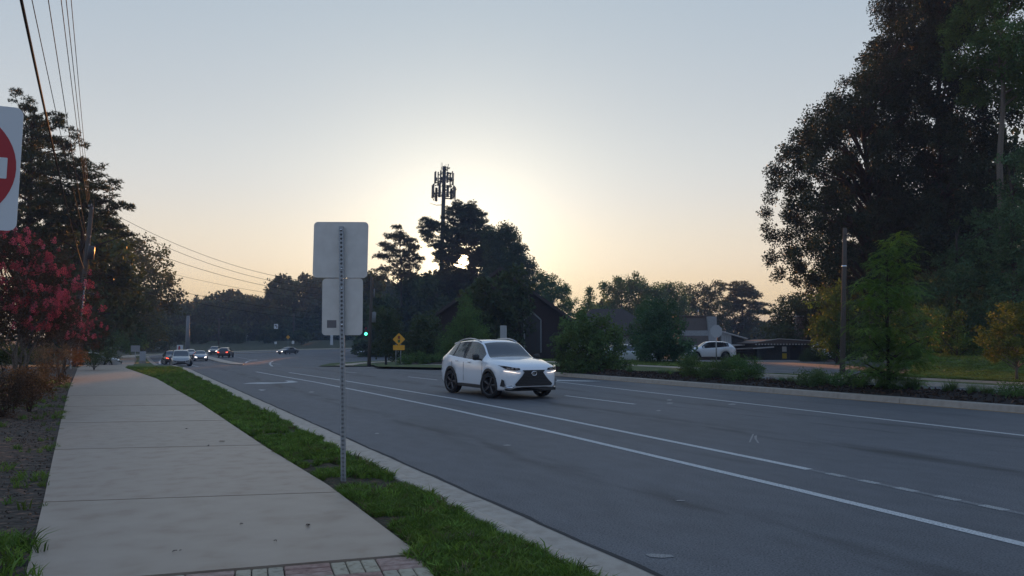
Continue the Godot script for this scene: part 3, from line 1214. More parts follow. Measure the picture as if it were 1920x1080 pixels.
func build_median_and_far_side():
	var kr := Node3D.new()
	kr.name = "median_kerb"
	add_child(kr)
	kr.set_meta("kind", "structure")
	kerb_run("kerb_length", [[15.30, -0.08], [15.295, 0.14], [15.27, 0.152], [15.06, 0.152], [15.03, 0.14], [14.985, 0.0], [14.97, -0.02]], -8.0, 60.0, 6.1, M.kerb, kr)
	kerb_run("kerb_length", [[17.92, -0.03], [17.90, 0.13], [17.87, 0.15], [17.68, 0.15], [17.65, 0.14], [17.65, -0.08]], -8.0, 60.0, 6.1, M.kerb, kr)
	var rows := []
	var st := begin()
	st.set_smooth_group(0)
	var n := FastNoiseLite.new()
	n.seed = 53
	n.frequency = 1.1
	var s := -8.0
	while s <= 62.0:
		var r := []
		for k in 11:
			var t := lerpf(15.28, 17.67, k / 10.0)
			var p := road(s, t, median_top(s, t) - 0.02)
			p.y += 0.05 * n.get_noise_2d(p.x, p.z) * sin(k / 10.0 * PI)
			r.append(p)
		rows.append(r)
		s += 0.5
	for i in rows.size() - 1:
		for k in 10:
			quad(st, rows[i][k], rows[i + 1][k], rows[i + 1][k + 1], rows[i][k + 1])
	structure("median_bed", done(st), M.mulch)
	# far side: kerb, grass strip, walk, lawn
	structure("far_kerb", kerb_long([[23.4, -0.05], [23.38, 0.13], [23.2, 0.135], [23.16, 0.12], [23.12, 0.0], [22.9, 0.004]], -10.0, 74.0, 2.0), M.kerb)
	var strip := func(t0, t1, s0, s1, up, across):
		var l := []
		var r := []
		var q: float = s0
		while q <= s1 + 0.01:
			l.append(road(q, t0, up))
			r.append(road(q, t1, up))
			q += 1.5
		return sheet(l, r, across, 0.08)
	structure("far_grass_strip", strip.call(23.38, 24.3, -10.0, 74.0, 0.135, 2), M.lawn)
	structure("far_walk", strip.call(24.3, 25.9, -10.0, 74.0, 0.142, 2), M.concrete)
	# driveway and lot
	var lot := []
	for p in [[11.0, 38.5], [18.6, 33.5], [22.0, 39.0], [30.0, 52.0], [36.0, 66.0], [14.0, 66.0], [6.0, 76.0], [6.0, 71.0], [15.0, 56.0], [14.0, 47.0]]:
		lot.append(Vector2(p[0], p[1]))
	structure("driveway", decal_fine(lot, 0.150), M.asphalt_lot)
	var lawn_a := []
	for p in [[-2.0, 44.3], [11.0, 38.3], [14.0, 47.0], [15.0, 56.0], [6.0, 71.0], [-10.0, 78.0], [-12.0, 66.0], [-8.0, 48.0]]:
		lawn_a.append(Vector2(p[0], p[1]))
	structure("lawn_by_drive", decal_fine(lawn_a, 0.140), M.lawn)
	var ll := []
	var lr := []
	for k in 40:
		var q := k / 39.0
		var a := Vector2(16.3, 34.0).lerp(Vector2(26.0, 13.7), q)
		var b := Vector2(36.0, 66.0).lerp(Vector2(70.0, 40.0), q)
		ll.append(a)
		lr.append(b)
	st = begin()
	st.set_smooth_group(0)
	for i in 39:
		for k in 20:
			var f := func(ii, kk):
				var p: Vector2 = (ll[ii] as Vector2).lerp(lr[ii], pow(kk / 20.0, 1.3))
				var dd: float = (p - (ll[ii] as Vector2)).length()
				return on(p.x, p.y, 0.14 + 0.75 * smoothstep(1.0, 14.0, dd))
			quad(st, f.call(i, k), f.call(i, k + 1), f.call(i + 1, k + 1), f.call(i + 1, k))
	structure("lawn_by_trees", done(st), M.lawn)
	# grassy rise behind the far bend
	var hl := []
	var hr := []
	for k in 40:
		var q := k / 39.0
		hl.append(Vector2(lerpf(-105, 10, q), lerpf(196, 205, q)))
		hr.append(Vector2(lerpf(-140, 20, q), 262))
	st = begin()
	st.set_smooth_group(0)
	for i in 39:
		for k in 14:
			var f := func(ii, kk):
				var p: Vector2 = (hl[ii] as Vector2).lerp(hr[ii], kk / 14.0)
				return on(p.x, p.y, 0.10 + 0.2 * kk / 14.0)
			quad(st, f.call(i, k), f.call(i, k + 1), f.call(i + 1, k + 1), f.call(i + 1, k))
	structure("far_lawn", done(st), M.lawn)
	# inner corner of the bend: verge and walk
	var corner := []
	for p in [[-19.6, 82.0], [-20.3, 86.0], [-22.0, 98.0], [-19.6, 109.0], [-7.6, 118.0], [8.0, 122.6], [6.0, 112.0], [-8.0, 100.0], [-12.0, 82.0]]:
		corner.append(Vector2(p[0], p[1]))
	structure("corner_grass", decal_fine(corner, 0.12), M.lawn)
	var cl := []
	var cr := []
	for p in [[-18.4, 84.0, -16.6, 84.0], [-19.0, 92.0, -17.3, 92.0], [-18.6, 100.0, -16.8, 99.0], [-15.0, 107.5, -13.6, 106.0], [-8.0, 113.0, -6.8, 111.4], [4.0, 118.0, 4.6, 116.4]]:
		cl.append(on(p[0], p[1], 0.16))
		cr.append(on(p[2], p[3], 0.16))
	structure("corner_walk", sheet(cl, cr, 1, 0.06), M.concrete)

# a polygon on the land, cut fine enough to follow it
func decal_fine(pts: Array, up: float) -> ArrayMesh:
	var poly := PackedVector2Array(pts)
	var st := begin()
	st.set_smooth_group(0)
	var idx := Geometry2D.triangulate_polygon(poly)
	for k in range(0, idx.size(), 3):
		var a := poly[idx[k]]
		var b := poly[idx[k + 1]]
		var c := poly[idx[k + 2]]
		if (b - a).cross(c - a) < 0.0:
			var s := b
			b = c
			c = s
		var n := 14
		for i in n:
			for j in n - i:
				var f := func(ii, jj):
					var p: Vector2 = a + (b - a) * (float(ii) / n) + (c - a) * (float(jj) / n)
					return on(p.x, p.y, up)
				tri(st, f.call(i, j), f.call(i, j + 1), f.call(i + 1, j))
				if i + j < n - 1: tri(st, f.call(i + 1, j), f.call(i, j + 1), f.call(i + 1, j + 1))
	return done(st)

# ------------------------------------------------------------------ buildings
# wall quad with thickness between ground points a and b; heights along it
func panel(pts: Array, depth: Vector3) -> ArrayMesh:
	# pts: corners in order, extruded by depth
	var st := begin()
	st.set_smooth_group(-1)
	var n := pts.size()
	for k in range(1, n - 1):
		tri(st, pts[0], pts[k + 1], pts[k])
		tri(st, pts[0] + depth, pts[k] + depth, pts[k + 1] + depth)
	for k in n:
		var a: Vector3 = pts[k]
		var b: Vector3 = pts[(k + 1) % n]
		quad(st, a, b, b + depth, a + depth)
	return done(st)

func build_buildings():
	church()
	hip_house()
	grey_house()
	low_building()

func church():
	var p := on(-1.2, 82.0, -0.3)
	var c := thing("gabled_building", "dark brown steep-gabled building with tall pale-framed pointed window, behind the passing white car", "building", p, 0.05)
	var hw := 8.6
	var eave := 3.3
	var top := 9.4
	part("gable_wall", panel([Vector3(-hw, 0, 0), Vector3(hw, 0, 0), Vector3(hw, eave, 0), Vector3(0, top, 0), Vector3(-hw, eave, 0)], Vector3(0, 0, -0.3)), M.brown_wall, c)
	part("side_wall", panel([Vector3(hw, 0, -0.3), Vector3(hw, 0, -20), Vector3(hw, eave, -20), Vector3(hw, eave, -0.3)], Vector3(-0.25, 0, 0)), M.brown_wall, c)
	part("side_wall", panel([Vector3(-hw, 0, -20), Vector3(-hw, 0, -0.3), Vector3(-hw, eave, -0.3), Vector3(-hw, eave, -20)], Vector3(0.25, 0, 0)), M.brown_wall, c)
	var slope := Vector2(hw, top - eave).normalized()
	for sg in [-1.0, 1.0]:
		var e := Vector3(sg * (hw + slope.x * 0.7), eave - slope.y * 0.7, 0.6)
		var r := Vector3(0, top + 0.02, 0.6)
		var rf := part("roof_slope", panel([e, r, r + Vector3(0, 0, -21), e + Vector3(0, 0, -21)], Vector3(0, 0.28, 0)), M.shingle, c)
		part("barge_board", panel([e + Vector3(0, -0.1, 0.02), r + Vector3(0, -0.1, 0.02), r + Vector3(0, 0.26, 0.02), e + Vector3(0, 0.26, 0.02)], Vector3(0, 0, 0.06)), M.shingle, rf)
	# pointed window
	var w := Node3D.new()
	w.name = "pointed_window"
	c.add_child(w)
	w.position = Vector3(3.30, 1.0, 0.0)
	part("pane", panel([Vector3(-0.80, 0, 0.03), Vector3(0.80, 0, 0.03), Vector3(0.80, 3.3, 0.03), Vector3(0, 4.0, 0.03), Vector3(-0.80, 3.3, 0.03)], Vector3(0, 0, -0.02)), M.window, w)
	var st := begin()
	st.set_smooth_group(-1)
	var path_ := [Vector3(-0.85, 0, 0.06), Vector3(-0.85, 3.33, 0.06), Vector3(0, 4.1, 0.06), Vector3(0.85, 3.33, 0.06), Vector3(0.85, 0, 0.06)]
	for k in 4: tube(st, [path_[k], path_[k + 1]], [0.085, 0.085], 4)
	part("frame", done(st), M.siding, w)
	for x in [-0.27, 0.27]:
		part("mullion", box_mesh(Vector3(0.05, 3.5, 0.05)), M.brown_wall, w, Vector3(x, 1.75, 0.05))

func hip_house():
	var c := thing("hip_roofed_house", "house with brown hipped roof, mostly hidden behind the broad bush beside the median", "house", on(10.3, 80.0, -0.2), 0.1)
	part("wall", box_mesh(Vector3(9.0, 2.7, 7.0)), M.siding, c, Vector3(0, 1.35, -3.5))
	var a := [Vector3(-5, 2.6, 0.5), Vector3(5, 2.6, 0.5), Vector3(5, 2.6, -7.5), Vector3(-5, 2.6, -7.5)]
	var r0 := Vector3(-1.6, 5.3, -3.5)
	var r1 := Vector3(1.6, 5.3, -3.5)
	for q in [[a[0], a[1], r1, r0], [a[1], a[2], r1], [a[2], a[3], r0, r1], [a[3], a[0], r0]]:
		part("roof_slope", panel(q, Vector3(0, -0.12, 0)), M.shingle, c)
	for x in [-2.4, 2.0]:
		var w := part("window", box_mesh(Vector3(1.1, 1.2, 0.06)), M.window, c, Vector3(x, 1.5, 0.03))
		part("frame", box_mesh(Vector3(1.3, 0.1, 0.09)), M.trim, w, Vector3(0, 0.64, 0))
		part("sill", box_mesh(Vector3(1.3, 0.1, 0.12)), M.trim, w, Vector3(0, -0.64, 0))

func grey_house():
	var D := 86.0
	var c := thing("grey_house", "tall pale grey house with brown mansard slope, behind the parked white car", "house", on(20.6, D, -0.2), -0.05)
	# block with a brown shingled upper slope
	part("wall", box_mesh(Vector3(3.9, 3.1, 6.0)), M.siding, c, Vector3(-0.7, 1.55, -3.0))
	part("roof_slope", panel([Vector3(-2.75, 1.55, 0.45), Vector3(0.35, 1.55, 0.45), Vector3(0.35, 4.55, -0.9), Vector3(-2.75, 4.55, -0.9)], Vector3(0, 0, -0.16)), M.shingle_tan, c)
	part("upper_wall", panel([Vector3(0.36, 0, 0.12), Vector3(1.25, 0, 0.12), Vector3(1.25, 4.6, 0.12), Vector3(0.36, 4.6, 0.12)], Vector3(0, 0, -6)), M.siding, c)
	part("upper_roof", box_mesh(Vector3(4.2, 0.16, 5.4), 0.02), M.shingle_tan, c, Vector3(-0.75, 4.66, -3.5))
	part("vent_pipe", cyl(0.05, 0.05, 0.7, 8), M.galv, c, Vector3(-0.3, 4.7, -2.0))
	var w := part("window", box_mesh(Vector3(0.9, 1.1, 0.05)), M.window, c, Vector3(-1.6, 1.0, 0.03))
	part("frame", box_mesh(Vector3(1.05, 0.08, 0.08)), M.trim, w, Vector3(0, 0.58, 0))
	# lower wing with boards and a lean-to roof
	part("wing_wall", panel([Vector3(1.7, 0, 0.2), Vector3(2.75, 0, 0.2), Vector3(2.75, 2.62, 0.2), Vector3(1.7, 2.95, 0.2)], Vector3(0, 0, -5)), M.siding, c)
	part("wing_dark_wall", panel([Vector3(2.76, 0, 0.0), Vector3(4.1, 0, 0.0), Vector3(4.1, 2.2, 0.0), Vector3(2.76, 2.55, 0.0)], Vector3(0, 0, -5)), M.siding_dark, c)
	part("wing_roof", panel([Vector3(1.6, 2.98, 0.5), Vector3(4.4, 2.16, 0.5), Vector3(4.4, 2.16, -5.5), Vector3(1.6, 2.98, -5.5)], Vector3(0, 0.12, 0)), M.trim, c)
	for k in 6:
		part("board_batten", box_mesh(Vector3(0.035, 2.5, 0.03)), M.trim, c, Vector3(1.78 + k * 0.18, 1.3, 0.215))

func low_building():
	var c := thing("low_building", "low dark building with white-edged shallow roof and tapered stone chimney", "building", Vector3(25.7, -0.34, -80.0), 0.0)
	c.scale = Vector3.ONE * 1.21
	# right-hand block with a shallow gable
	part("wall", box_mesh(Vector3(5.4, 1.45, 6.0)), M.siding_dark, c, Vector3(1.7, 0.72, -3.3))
	var roof := panel([Vector3(-1.45, 1.42, 0.3), Vector3(3.6, 1.42, 0.3), Vector3(3.6, 1.62, 0.3), Vector3(0.55, 1.80, 0.3), Vector3(-1.45, 1.50, 0.3)], Vector3(0, 0, -6.6))
	var r := part("roof", roof, M.shingle_tan, c)
	part("fascia", panel([Vector3(-1.45, 1.50, 0.34), Vector3(0.55, 1.80, 0.34), Vector3(0.55, 1.86, 0.34), Vector3(-1.45, 1.56, 0.34)], Vector3(0, 0, -0.05)), M.trim, r)
	part("fascia", panel([Vector3(0.55, 1.80, 0.34), Vector3(3.6, 1.62, 0.34), Vector3(3.6, 1.68, 0.34), Vector3(0.55, 1.86, 0.34)], Vector3(0, 0, -0.05)), M.trim, r)
	for k in 20:
		part("rafter_end", box_mesh(Vector3(0.09, 0.09, 0.16)), M.trim, r, Vector3(-1.3 + k * 0.25, 1.38, 0.32))
	for x in [-1.1, 3.3]:
		part("porch_post", box_mesh(Vector3(0.22, 1.4, 0.22), 0.01), M.siding_dark, c, Vector3(x, 0.7, 0.15))
	# left wing: two low overlapping roofs
	part("wing_wall", box_mesh(Vector3(4.6, 0.75, 5.0)), M.brown_wall, c, Vector3(-3.6, 0.37, -3.0))
	part("wing_roof", panel([Vector3(-4.1, 0.82, 0.4), Vector3(0.1, 1.13, 0.4), Vector3(0.1, 1.19, 0.4), Vector3(-4.1, 0.88, 0.4)], Vector3(0, 0, -3.0)), M.shingle_tan, c)
	part("wing_fascia", panel([Vector3(-1.6, 0.985, 0.43), Vector3(0.12, 1.11, 0.43), Vector3(0.12, 1.21, 0.43), Vector3(-1.6, 1.085, 0.43)], Vector3(0, 0, -0.03)), M.trim, c)
	part("rear_roof", panel([Vector3(-5.4, 1.10, -3.2), Vector3(-1.2, 1.26, -3.2), Vector3(-1.2, 1.36, -3.2), Vector3(-5.4, 1.26, -3.2)], Vector3(0, 0, -3.0)), M.trim, c)
	# notices by the door
	var b := part("notice_board", box_mesh(Vector3(0.36, 0.42, 0.03), 0.004), M.sign_white, c, Vector3(1.18, 0.98, -0.24))
	part("notice_yellow", box_mesh(Vector3(0.36, 0.42, 0.03), 0.004), M.notice_yellow, c, Vector3(1.18, 0.42, -0.24))
	part("door", box_mesh(Vector3(0.9, 1.3, 0.05), 0.004), M.black, c, Vector3(2.1, 0.66, -0.26))
	# chimney of rough stones
	var ch := part("chimney", lathe([[0.46, 0.0], [0.46, 1.2], [0.30, 2.6], [0.30, 2.62], [0.0, 2.62]], 4, false), M.stone[2], c, Vector3(2.95, 1.1, -1.6), Vector3(0, PI / 4, 0))
	var sr := RandomNumberGenerator.new()
	sr.seed = 61
	for j in 13:
		var y := 0.35 + j * 0.175
		var half: float = lerpf(0.46, 0.30, clampf((y - 1.2) / 1.4, 0, 1)) * 0.7071
		for f in 4:
			var n := 3
			for i in n:
				var x: float = lerpf(-half, half, (i + 0.5) / n) + sr.randf_range(-0.03, 0.03)
				var bs := Basis(Vector3.UP, f * PI / 2 - PI / 4)
				var m := part("stone", box_mesh(Vector3(snappedf(half * 2 / n * sr.randf_range(0.85, 1.0), 0.02), 0.155, 0.09), 0.03), M.stone[sr.randi() % 4], ch)
				m.transform = Transform3D(bs, bs * Vector3(x, y, half + 0.015))
	part("chimney_cap", box_mesh(Vector3(0.62, 0.09, 0.62), 0.02), M.trim, c, Vector3(2.95, 3.72, -1.6))
	part("chimney_pot", cyl(0.10, 0.08, 0.3, 8), M.brown_wall, c, Vector3(2.95, 3.76, -1.6))

# ------------------------------------------------------------------ trees
# lobes given in photo pixels [u, v, r(, ry)] at a distance, filled out in depth
func lobes_at(list: Array, dist: float, depth: float, copies: int, base: Vector3, sd: int, fat := 1.0) -> Array:
	var r := RandomNumberGenerator.new()
	r.seed = sd
	var out := []
	for l in list:
		for k in copies:
			var d := dist + (0.0 if copies == 1 else (float(k) / (copies - 1) - 0.5) * depth + r.randf_range(-0.12, 0.12) * depth)
			var shrink: float = 1.0 if k == copies / 2 else 0.88
			var jit: float = 0.0 if k == copies / 2 else l[2] * 0.35
			var c := at(l[0] + r.randf_range(-jit, jit), l[1] + r.randf_range(-jit, jit), dist)
			c.z = -d
			var rx: float = l[2] * dist / F * shrink
			var ry: float = (l[3] if l.size() > 3 else l[2]) * dist / F * shrink * fat
			out.append([c - base, Vector3(rx, ry, rx)])
	return out

func random_lobes(u: float, top: float, half: float, bottom: float, n: int, sd: int, cone := 0.4) -> Array:
	var r := RandomNumberGenerator.new()
	r.seed = sd
	var out := []
	for i in n:
		var q := (i + r.randf()) / n
		var v := lerpf(top + half * 0.25, bottom, q)
		var wd := half * (cone + (1.0 - cone) * sin(pow(q, 0.7) * PI * 0.85 + 0.25))
		var rad := half * r.randf_range(0.26, 0.46)
		out.append([u + r.randf_range(-wd, wd), v, rad])
	out.append([u + r.randf_range(-0.2, 0.2) * half, top + half * 0.22, half * 0.24])
	return out

# opt: kind, leaf, clump, density, depth, copies, trunk (radius), lean, bark, forks
func tree(called: String, label: String, group: String, u: float, dist: float, lobes: Array, sd: int, opt: Dictionary, category := "tree") -> Node3D:
	var x: float = (u - 960.0) / F * dist
	var base := on(x, dist, opt.get("raise", -0.05))
	var t := thing(called, label, category, base, 0.0, group)
	var lb := lobes_at(lobes, dist, opt.get("depth", 4.0), opt.get("copies", 2), base, sd, opt.get("fat", 1.0))
	var top := 0.0
	var low := 1e9
	var mid := Vector3.ZERO
	for l in lb:
		top = maxf(top, l[0].y + l[1].y * 0.4)
		low = minf(low, l[0].y)
		mid += l[0]
	mid /= lb.size()
	var r := RandomNumberGenerator.new()
	r.seed = sd + 5
	var rad: float = opt.get("trunk", 0.25)
	var st := begin()
	st.set_smooth_group(0)
	var pts := []
	var radii := []
	var head: float = top * opt.get("head", 0.88)
	var aim := Vector3(mid.x * opt.get("follow", 0.7), head, mid.z * 0.5)
	for k in 8:
		var q := k / 7.0
		pts.append(Vector3(aim.x * q * q + r.randfn(0, rad * 0.25) * (0.0 if k == 0 else 1.0), head * q, aim.z * q * q + r.randfn(0, rad * 0.25)))
		radii.append(rad * (1.35 if k == 0 else lerpf(1.0, 0.22, q)))
	if opt.get("stems", 1) > 1:
		for k in opt.stems:
			var a: float = TAU * k / opt.stems + 0.4
			var o := Vector3(cos(a), 0, sin(a)) * rad * 2.2
			var tip: Vector3 = lb[(k * 3 + 1) % lb.size()][0]
			tube(st, [o * 0.4, o + Vector3(0, head * 0.25, 0) + o * 0.6, (o + tip) * 0.55 + Vector3(0, head * 0.05, 0), tip], [rad * 0.8, rad * 0.62, rad * 0.42, rad * 0.12], 6)
	else:
		tube(st, pts, radii, 7)
	# limbs out to the lobes
	var every: int = maxi(1, int(lb.size() / float(opt.get("limbs", 16))))
	for k in range(0, lb.size(), every):
		var c: Vector3 = lb[k][0]
		var y := clampf(c.y - absf(c.x - mid.x) * 0.55 - 0.3, head * 0.12, head * 0.93)
		var q := y / head
		var from := Vector3(aim.x * q * q, y, aim.z * q * q)
		var r0 := rad * lerpf(0.6, 0.18, q)
		var kink := from.lerp(c, 0.5) + Vector3(r.randfn(0, 0.15), 0.12 * from.distance_to(c) * (0.2 if opt.get("kind", "") == "pine" else 1.0), r.randfn(0, 0.15))
		tube(st, [from, kink, c], [r0, r0 * 0.6, r0 * 0.18], 5, false)
	part("trunk", done(st), opt.get("bark", M.bark), t)
	var gap := []
	for g in opt.get("gaps", []):
		var rg: float = g[2] * dist / F
		gap.append([at(g[0], g[1], dist) - base, Vector3(rg, rg, 12.0)])
	foliage("crown", opt.get("kind", "broad"), opt.get("leaf", M.leaf_dark), lb, opt.get("clump", 1.0), opt.get("density", 1.0), t, sd + 9, opt.get("upward", 0.3), gap)
	return t

func build_trees():
	# near left: two tall pines, a broad oak and dark undergrowth behind the pole
	tree("pine_tree", "tall ragged pine rising behind the red-and-white sign", "", 47, 62, [[55, 202, 20, 12], [81, 220, 18, 11], [104, 240, 14, 9], [52, 238, 28, 14], [107, 266, 18, 10], [74, 264, 28, 13], [40, 268, 24, 13], [63, 298, 32, 14], [100, 304, 24, 12], [20, 300, 26, 14], [45, 330, 30, 14], [74, 352, 34, 14], [20, 352, 30, 14], [95, 384, 30, 14], [30, 392, 34, 16], [66, 414, 32, 15], [5, 425, 34, 16]], 1001, {"fat": 1.35, "kind": "pine", "leaf": M.leaf_pine, "clump": 1.15, "density": 1.5, "depth": 5.0, "copies": 3, "trunk": 0.34, "limbs": 22, "head": 0.97, "upward": 0.5})
	tree("pine_tree", "spreading pine behind the leaning utility pole", "", 150, 58, [[126, 298, 20, 10], [155, 312, 18, 10], [174, 326, 13, 8], [148, 334, 26, 12], [111, 330, 26, 12], [186, 356, 18, 10], [140, 362, 28, 12], [122, 374, 30, 13], [170, 372, 24, 11], [208, 387, 12, 6], [165, 392, 28, 12], [120, 410, 30, 13], [186, 412, 24, 11], [150, 425, 30, 13], [205, 440, 20, 12], [105, 445, 32, 15]], 1002, {"fat": 1.35, "kind": "pine", "leaf": M.leaf_pine, "clump": 1.0, "density": 1.4, "depth": 5.0, "copies": 3, "trunk": 0.26, "limbs": 22, "head": 0.97, "upward": 0.5})
	tree("oak_tree", "broad rounded oak whose crown steps down towards the far lawn", "", 205, 125, [[175, 425, 18], [197, 444, 18], [220, 450, 16.2], [244, 450, 16.2], [261, 459, 12.6], [270, 474, 10.8], [234, 474, 23.4], [207, 474, 23.4], [182, 474, 27], [258, 494, 18], [279, 494, 11.7], [286, 512, 10.8], [252, 519, 23.4], [222, 509, 27], [187, 514, 30.6], [296, 532, 11.7], [278, 532, 18], [304, 549, 9], [288, 556, 16.2], [260, 552, 25.2], [227, 549, 28.8], [192, 559, 30.6], [279, 584, 21.6], [250, 586, 27], [217, 594, 30.6], [272, 616, 19.8], [237, 626, 27]], 1003, {"kind": "broad", "leaf": M.leaf_oak, "clump": 2.0, "density": 1.15, "depth": 14.0, "copies": 3, "trunk": 0.45, "limbs": 26})
	tree("hardwood_tree", "shaded hardwood filling the gap behind the crape myrtles", "", 95, 68, [[15, 450, 40], [60, 455, 40], [105, 462, 36], [145, 470, 36], [180, 470, 30], [30, 510, 45], [90, 520, 45], [150, 520, 42], [190, 520, 32], [20, 570, 45], [80, 580, 45], [140, 580, 45], [190, 580, 36], [60, 630, 40], [120, 635, 40]], 1004, {"kind": "far", "leaf": M.leaf_dark, "clump": 1.4, "density": 1.2, "depth": 9.0, "copies": 2, "trunk": 0.35})
	tree("understory_tree", "low dark leafy tree beside the curving sidewalk, under the oak", "", 186, 122, [[165, 565, 22], [195, 575, 26], [150, 600, 28], [185, 610, 32], [220, 610, 28], [240, 630, 22], [165, 640, 26], [205, 643, 28], [245, 650, 16]], 1005, {"leaf": M.leaf_green, "clump": 1.7, "density": 1.3, "depth": 9.0, "copies": 3, "trunk": 0.16})
	tree("understory_tree", "dark bushy tree at the far end of the sidewalk", "", 262, 172, [[255, 590, 22], [285, 600, 20], [262, 618, 24], [295, 622, 18], [275, 640, 22], [250, 645, 18], [305, 640, 14]], 1006, {"leaf": M.leaf_dark, "clump": 2.0, "density": 1.3, "depth": 10.0, "copies": 3, "trunk": 0.2})
	# crape myrtles
	var cm := tree("crape_myrtle", "crape myrtle with bright pink blossoms beside the red-and-white sign", "", 42, 21.5, [[10, 455, 32], [50, 462, 30], [80, 478, 24], [105, 500, 22], [128, 512, 14], [25, 500, 42], [75, 520, 36], [110, 535, 28], [132, 548, 18], [140, 572, 16], [25, 555, 42], [75, 565, 40], [115, 575, 26], [20, 600, 36], [65, 605, 36], [100, 605, 24], [-35, 500, 50], [-40, 570, 50], [-20, 620, 30], [45, 628, 24]], 1010, {"kind": "fine", "leaf": M.leaf_plum, "clump": 0.42, "density": 1.1, "depth": 2.2, "copies": 3, "trunk": 0.055, "stems": 5, "bark": M.bark_pale, "limbs": 30, "raise": 0.3})
	blossoms(cm, [[10, 440, 20], [40, 440, 20], [62, 455, 16], [15, 470, 20], [25, 505, 14], [55, 500, 16], [85, 480, 14], [108, 498, 14], [125, 510, 10], [75, 505, 12], [112, 545, 14], [130, 558, 14], [120, 575, 12], [140, 575, 8], [105, 560, 12], [78, 610, 12], [65, 612, 8], [30, 535, 14], [20, 570, 12], [60, 580, 10], [100, 590, 8], [5, 520, 14], [45, 560, 10], [152, 533, 6], [88, 540, 10], [-20, 470, 24], [-20, 540, 24]], 21.0, 1.5, 0.22, 71)
	var cm2 := tree("crape_myrtle", "smaller darker crape myrtle just past the bright pink one", "", 118, 32, [[118, 600, 22], [142, 590, 16], [160, 600, 12], [110, 628, 24], [140, 622, 22], [162, 625, 12], [100, 580, 22], [150, 640, 14], [120, 645, 20]], 1011, {"kind": "fine", "leaf": M.leaf_plum, "clump": 0.45, "density": 1.3, "depth": 2.4, "copies": 3, "trunk": 0.06, "stems": 4, "bark": M.bark_pale, "limbs": 18, "raise": 0.2})
	blossoms(cm2, [[150, 585, 9], [160, 605, 8], [168, 612, 6], [145, 605, 8], [152, 625, 8], [130, 590, 8], [166, 630, 6]], 31.5, 1.6, 0.2, 72)
	# middle: pines round the antenna tower, broadleaf trees down to the right
	tree("pine_tree", "slim flat-tiered pine standing alone, just beyond the twin sign backs", "", 752, 148, [[750, 437, 13, 6], [737, 447, 14, 6], [763, 450, 14, 6], [750, 459, 22, 7], [722, 464, 11, 5], [779, 466, 12, 5], [736, 474, 20, 6], [766, 477, 20, 6], [716, 486, 11, 5], [784, 488, 12, 5], [748, 491, 26, 7], [726, 503, 20, 6], [772, 505, 18, 6], [750, 516, 26, 8], [716, 520, 14, 7]], 1020, {"kind": "pine", "leaf": M.leaf_pine, "clump": 1.95, "density": 0.85, "depth": 5.0, "copies": 3, "trunk": 0.27, "limbs": 24, "head": 0.985, "upward": 0.5})
	tree("pine_tree", "tallest pine, right beside the antenna tower with the sun behind it", "", 890, 152, [[858, 394, 15, 8], [843, 408, 13, 8], [876, 398, 16, 9], [893, 405, 14, 8], [902, 416, 9, 6], [866, 414, 22, 10], [888, 424, 18, 9], [802, 418, 8, 6], [797, 432, 14, 8], [813, 426, 12, 7], [806, 446, 12, 6], [843, 432, 18, 10], [868, 438, 26, 11], [903, 442, 20, 10], [846, 454, 20, 10], [822, 462, 14, 8], [884, 460, 26, 10], [852, 472, 16, 8], [826, 487, 15, 8], [905, 478, 20, 11], [842, 496, 13, 9], [893, 498, 16, 9], [838, 512, 20, 9], [880, 518, 24, 10], [858, 530, 26, 12], [848, 484, 10, 8], [886, 484, 8, 8], [868, 475, 16, 7], [850, 492, 9, 10], [886, 494, 9, 10], [868, 512, 18, 8], [915, 462, 14, 10], [916, 495, 14, 12]], 1021, {"fat": 1.7, "kind": "pine", "leaf": M.leaf_pine, "clump": 1.76, "density": 1.5, "depth": 6.0, "copies": 4, "trunk": 0.40, "limbs": 26, "head": 0.97, "upward": 0.5, "gaps": [[868, 493, 15], [808, 480, 12], [842, 423, 7]]})
	tree("hardwood_tree", "dense rounded tree right of the sun, shoulder to the tallest pine", "", 940, 148, [[947, 434, 15], [958, 442, 14], [930, 444, 14], [918, 440, 12], [915, 455, 16], [950, 505, 24], [972, 478, 18], [940, 458, 22], [966, 456, 12], [977, 470, 10], [960, 474, 20], [925, 466, 20], [945, 488, 26], [975, 492, 16], [990, 496, 12], [1000, 508, 12], [917, 486, 18], [930, 510, 26], [962, 512, 22], [984, 516, 15], [915, 520, 22], [945, 535, 28], [975, 540, 22], [905, 545, 26]], 1022, {"leaf": M.leaf_dark, "clump": 1.62, "density": 1.4, "depth": 8.0, "copies": 3, "trunk": 0.4, "limbs": 22, "gaps": [[868, 493, 15]]})
	tree("hardwood_tree", "lower rounded tree sloping down behind the steep brown gable", "", 1030, 150, [[1008, 520, 12], [1025, 522, 12], [1040, 530, 13], [1054, 542, 12], [1064, 553, 11], [1071, 568, 10], [1042, 548, 18], [1020, 540, 18], [1000, 536, 18], [1055, 572, 18], [1030, 565, 20], [1005, 560, 22], [1050, 595, 20], [1075, 590, 12]], 1023, {"leaf": M.leaf_green, "clump": 1.49, "density": 0.85, "depth": 6.0, "copies": 3, "trunk": 0.3, "limbs": 20})
	tree("sapling_tree", "thin pointed tree in the sky gap right of the gable", "", 1104, 160, [[1105, 542, 4], [1103, 552, 7], [1110, 560, 8], [1098, 566, 9], [1108, 575, 12], [1095, 585, 12], [1115, 590, 12], [1085, 600, 12]], 1024, {"leaf": M.leaf_green, "clump": 1.35, "density": 0.8, "depth": 3.0, "copies": 2, "trunk": 0.1})
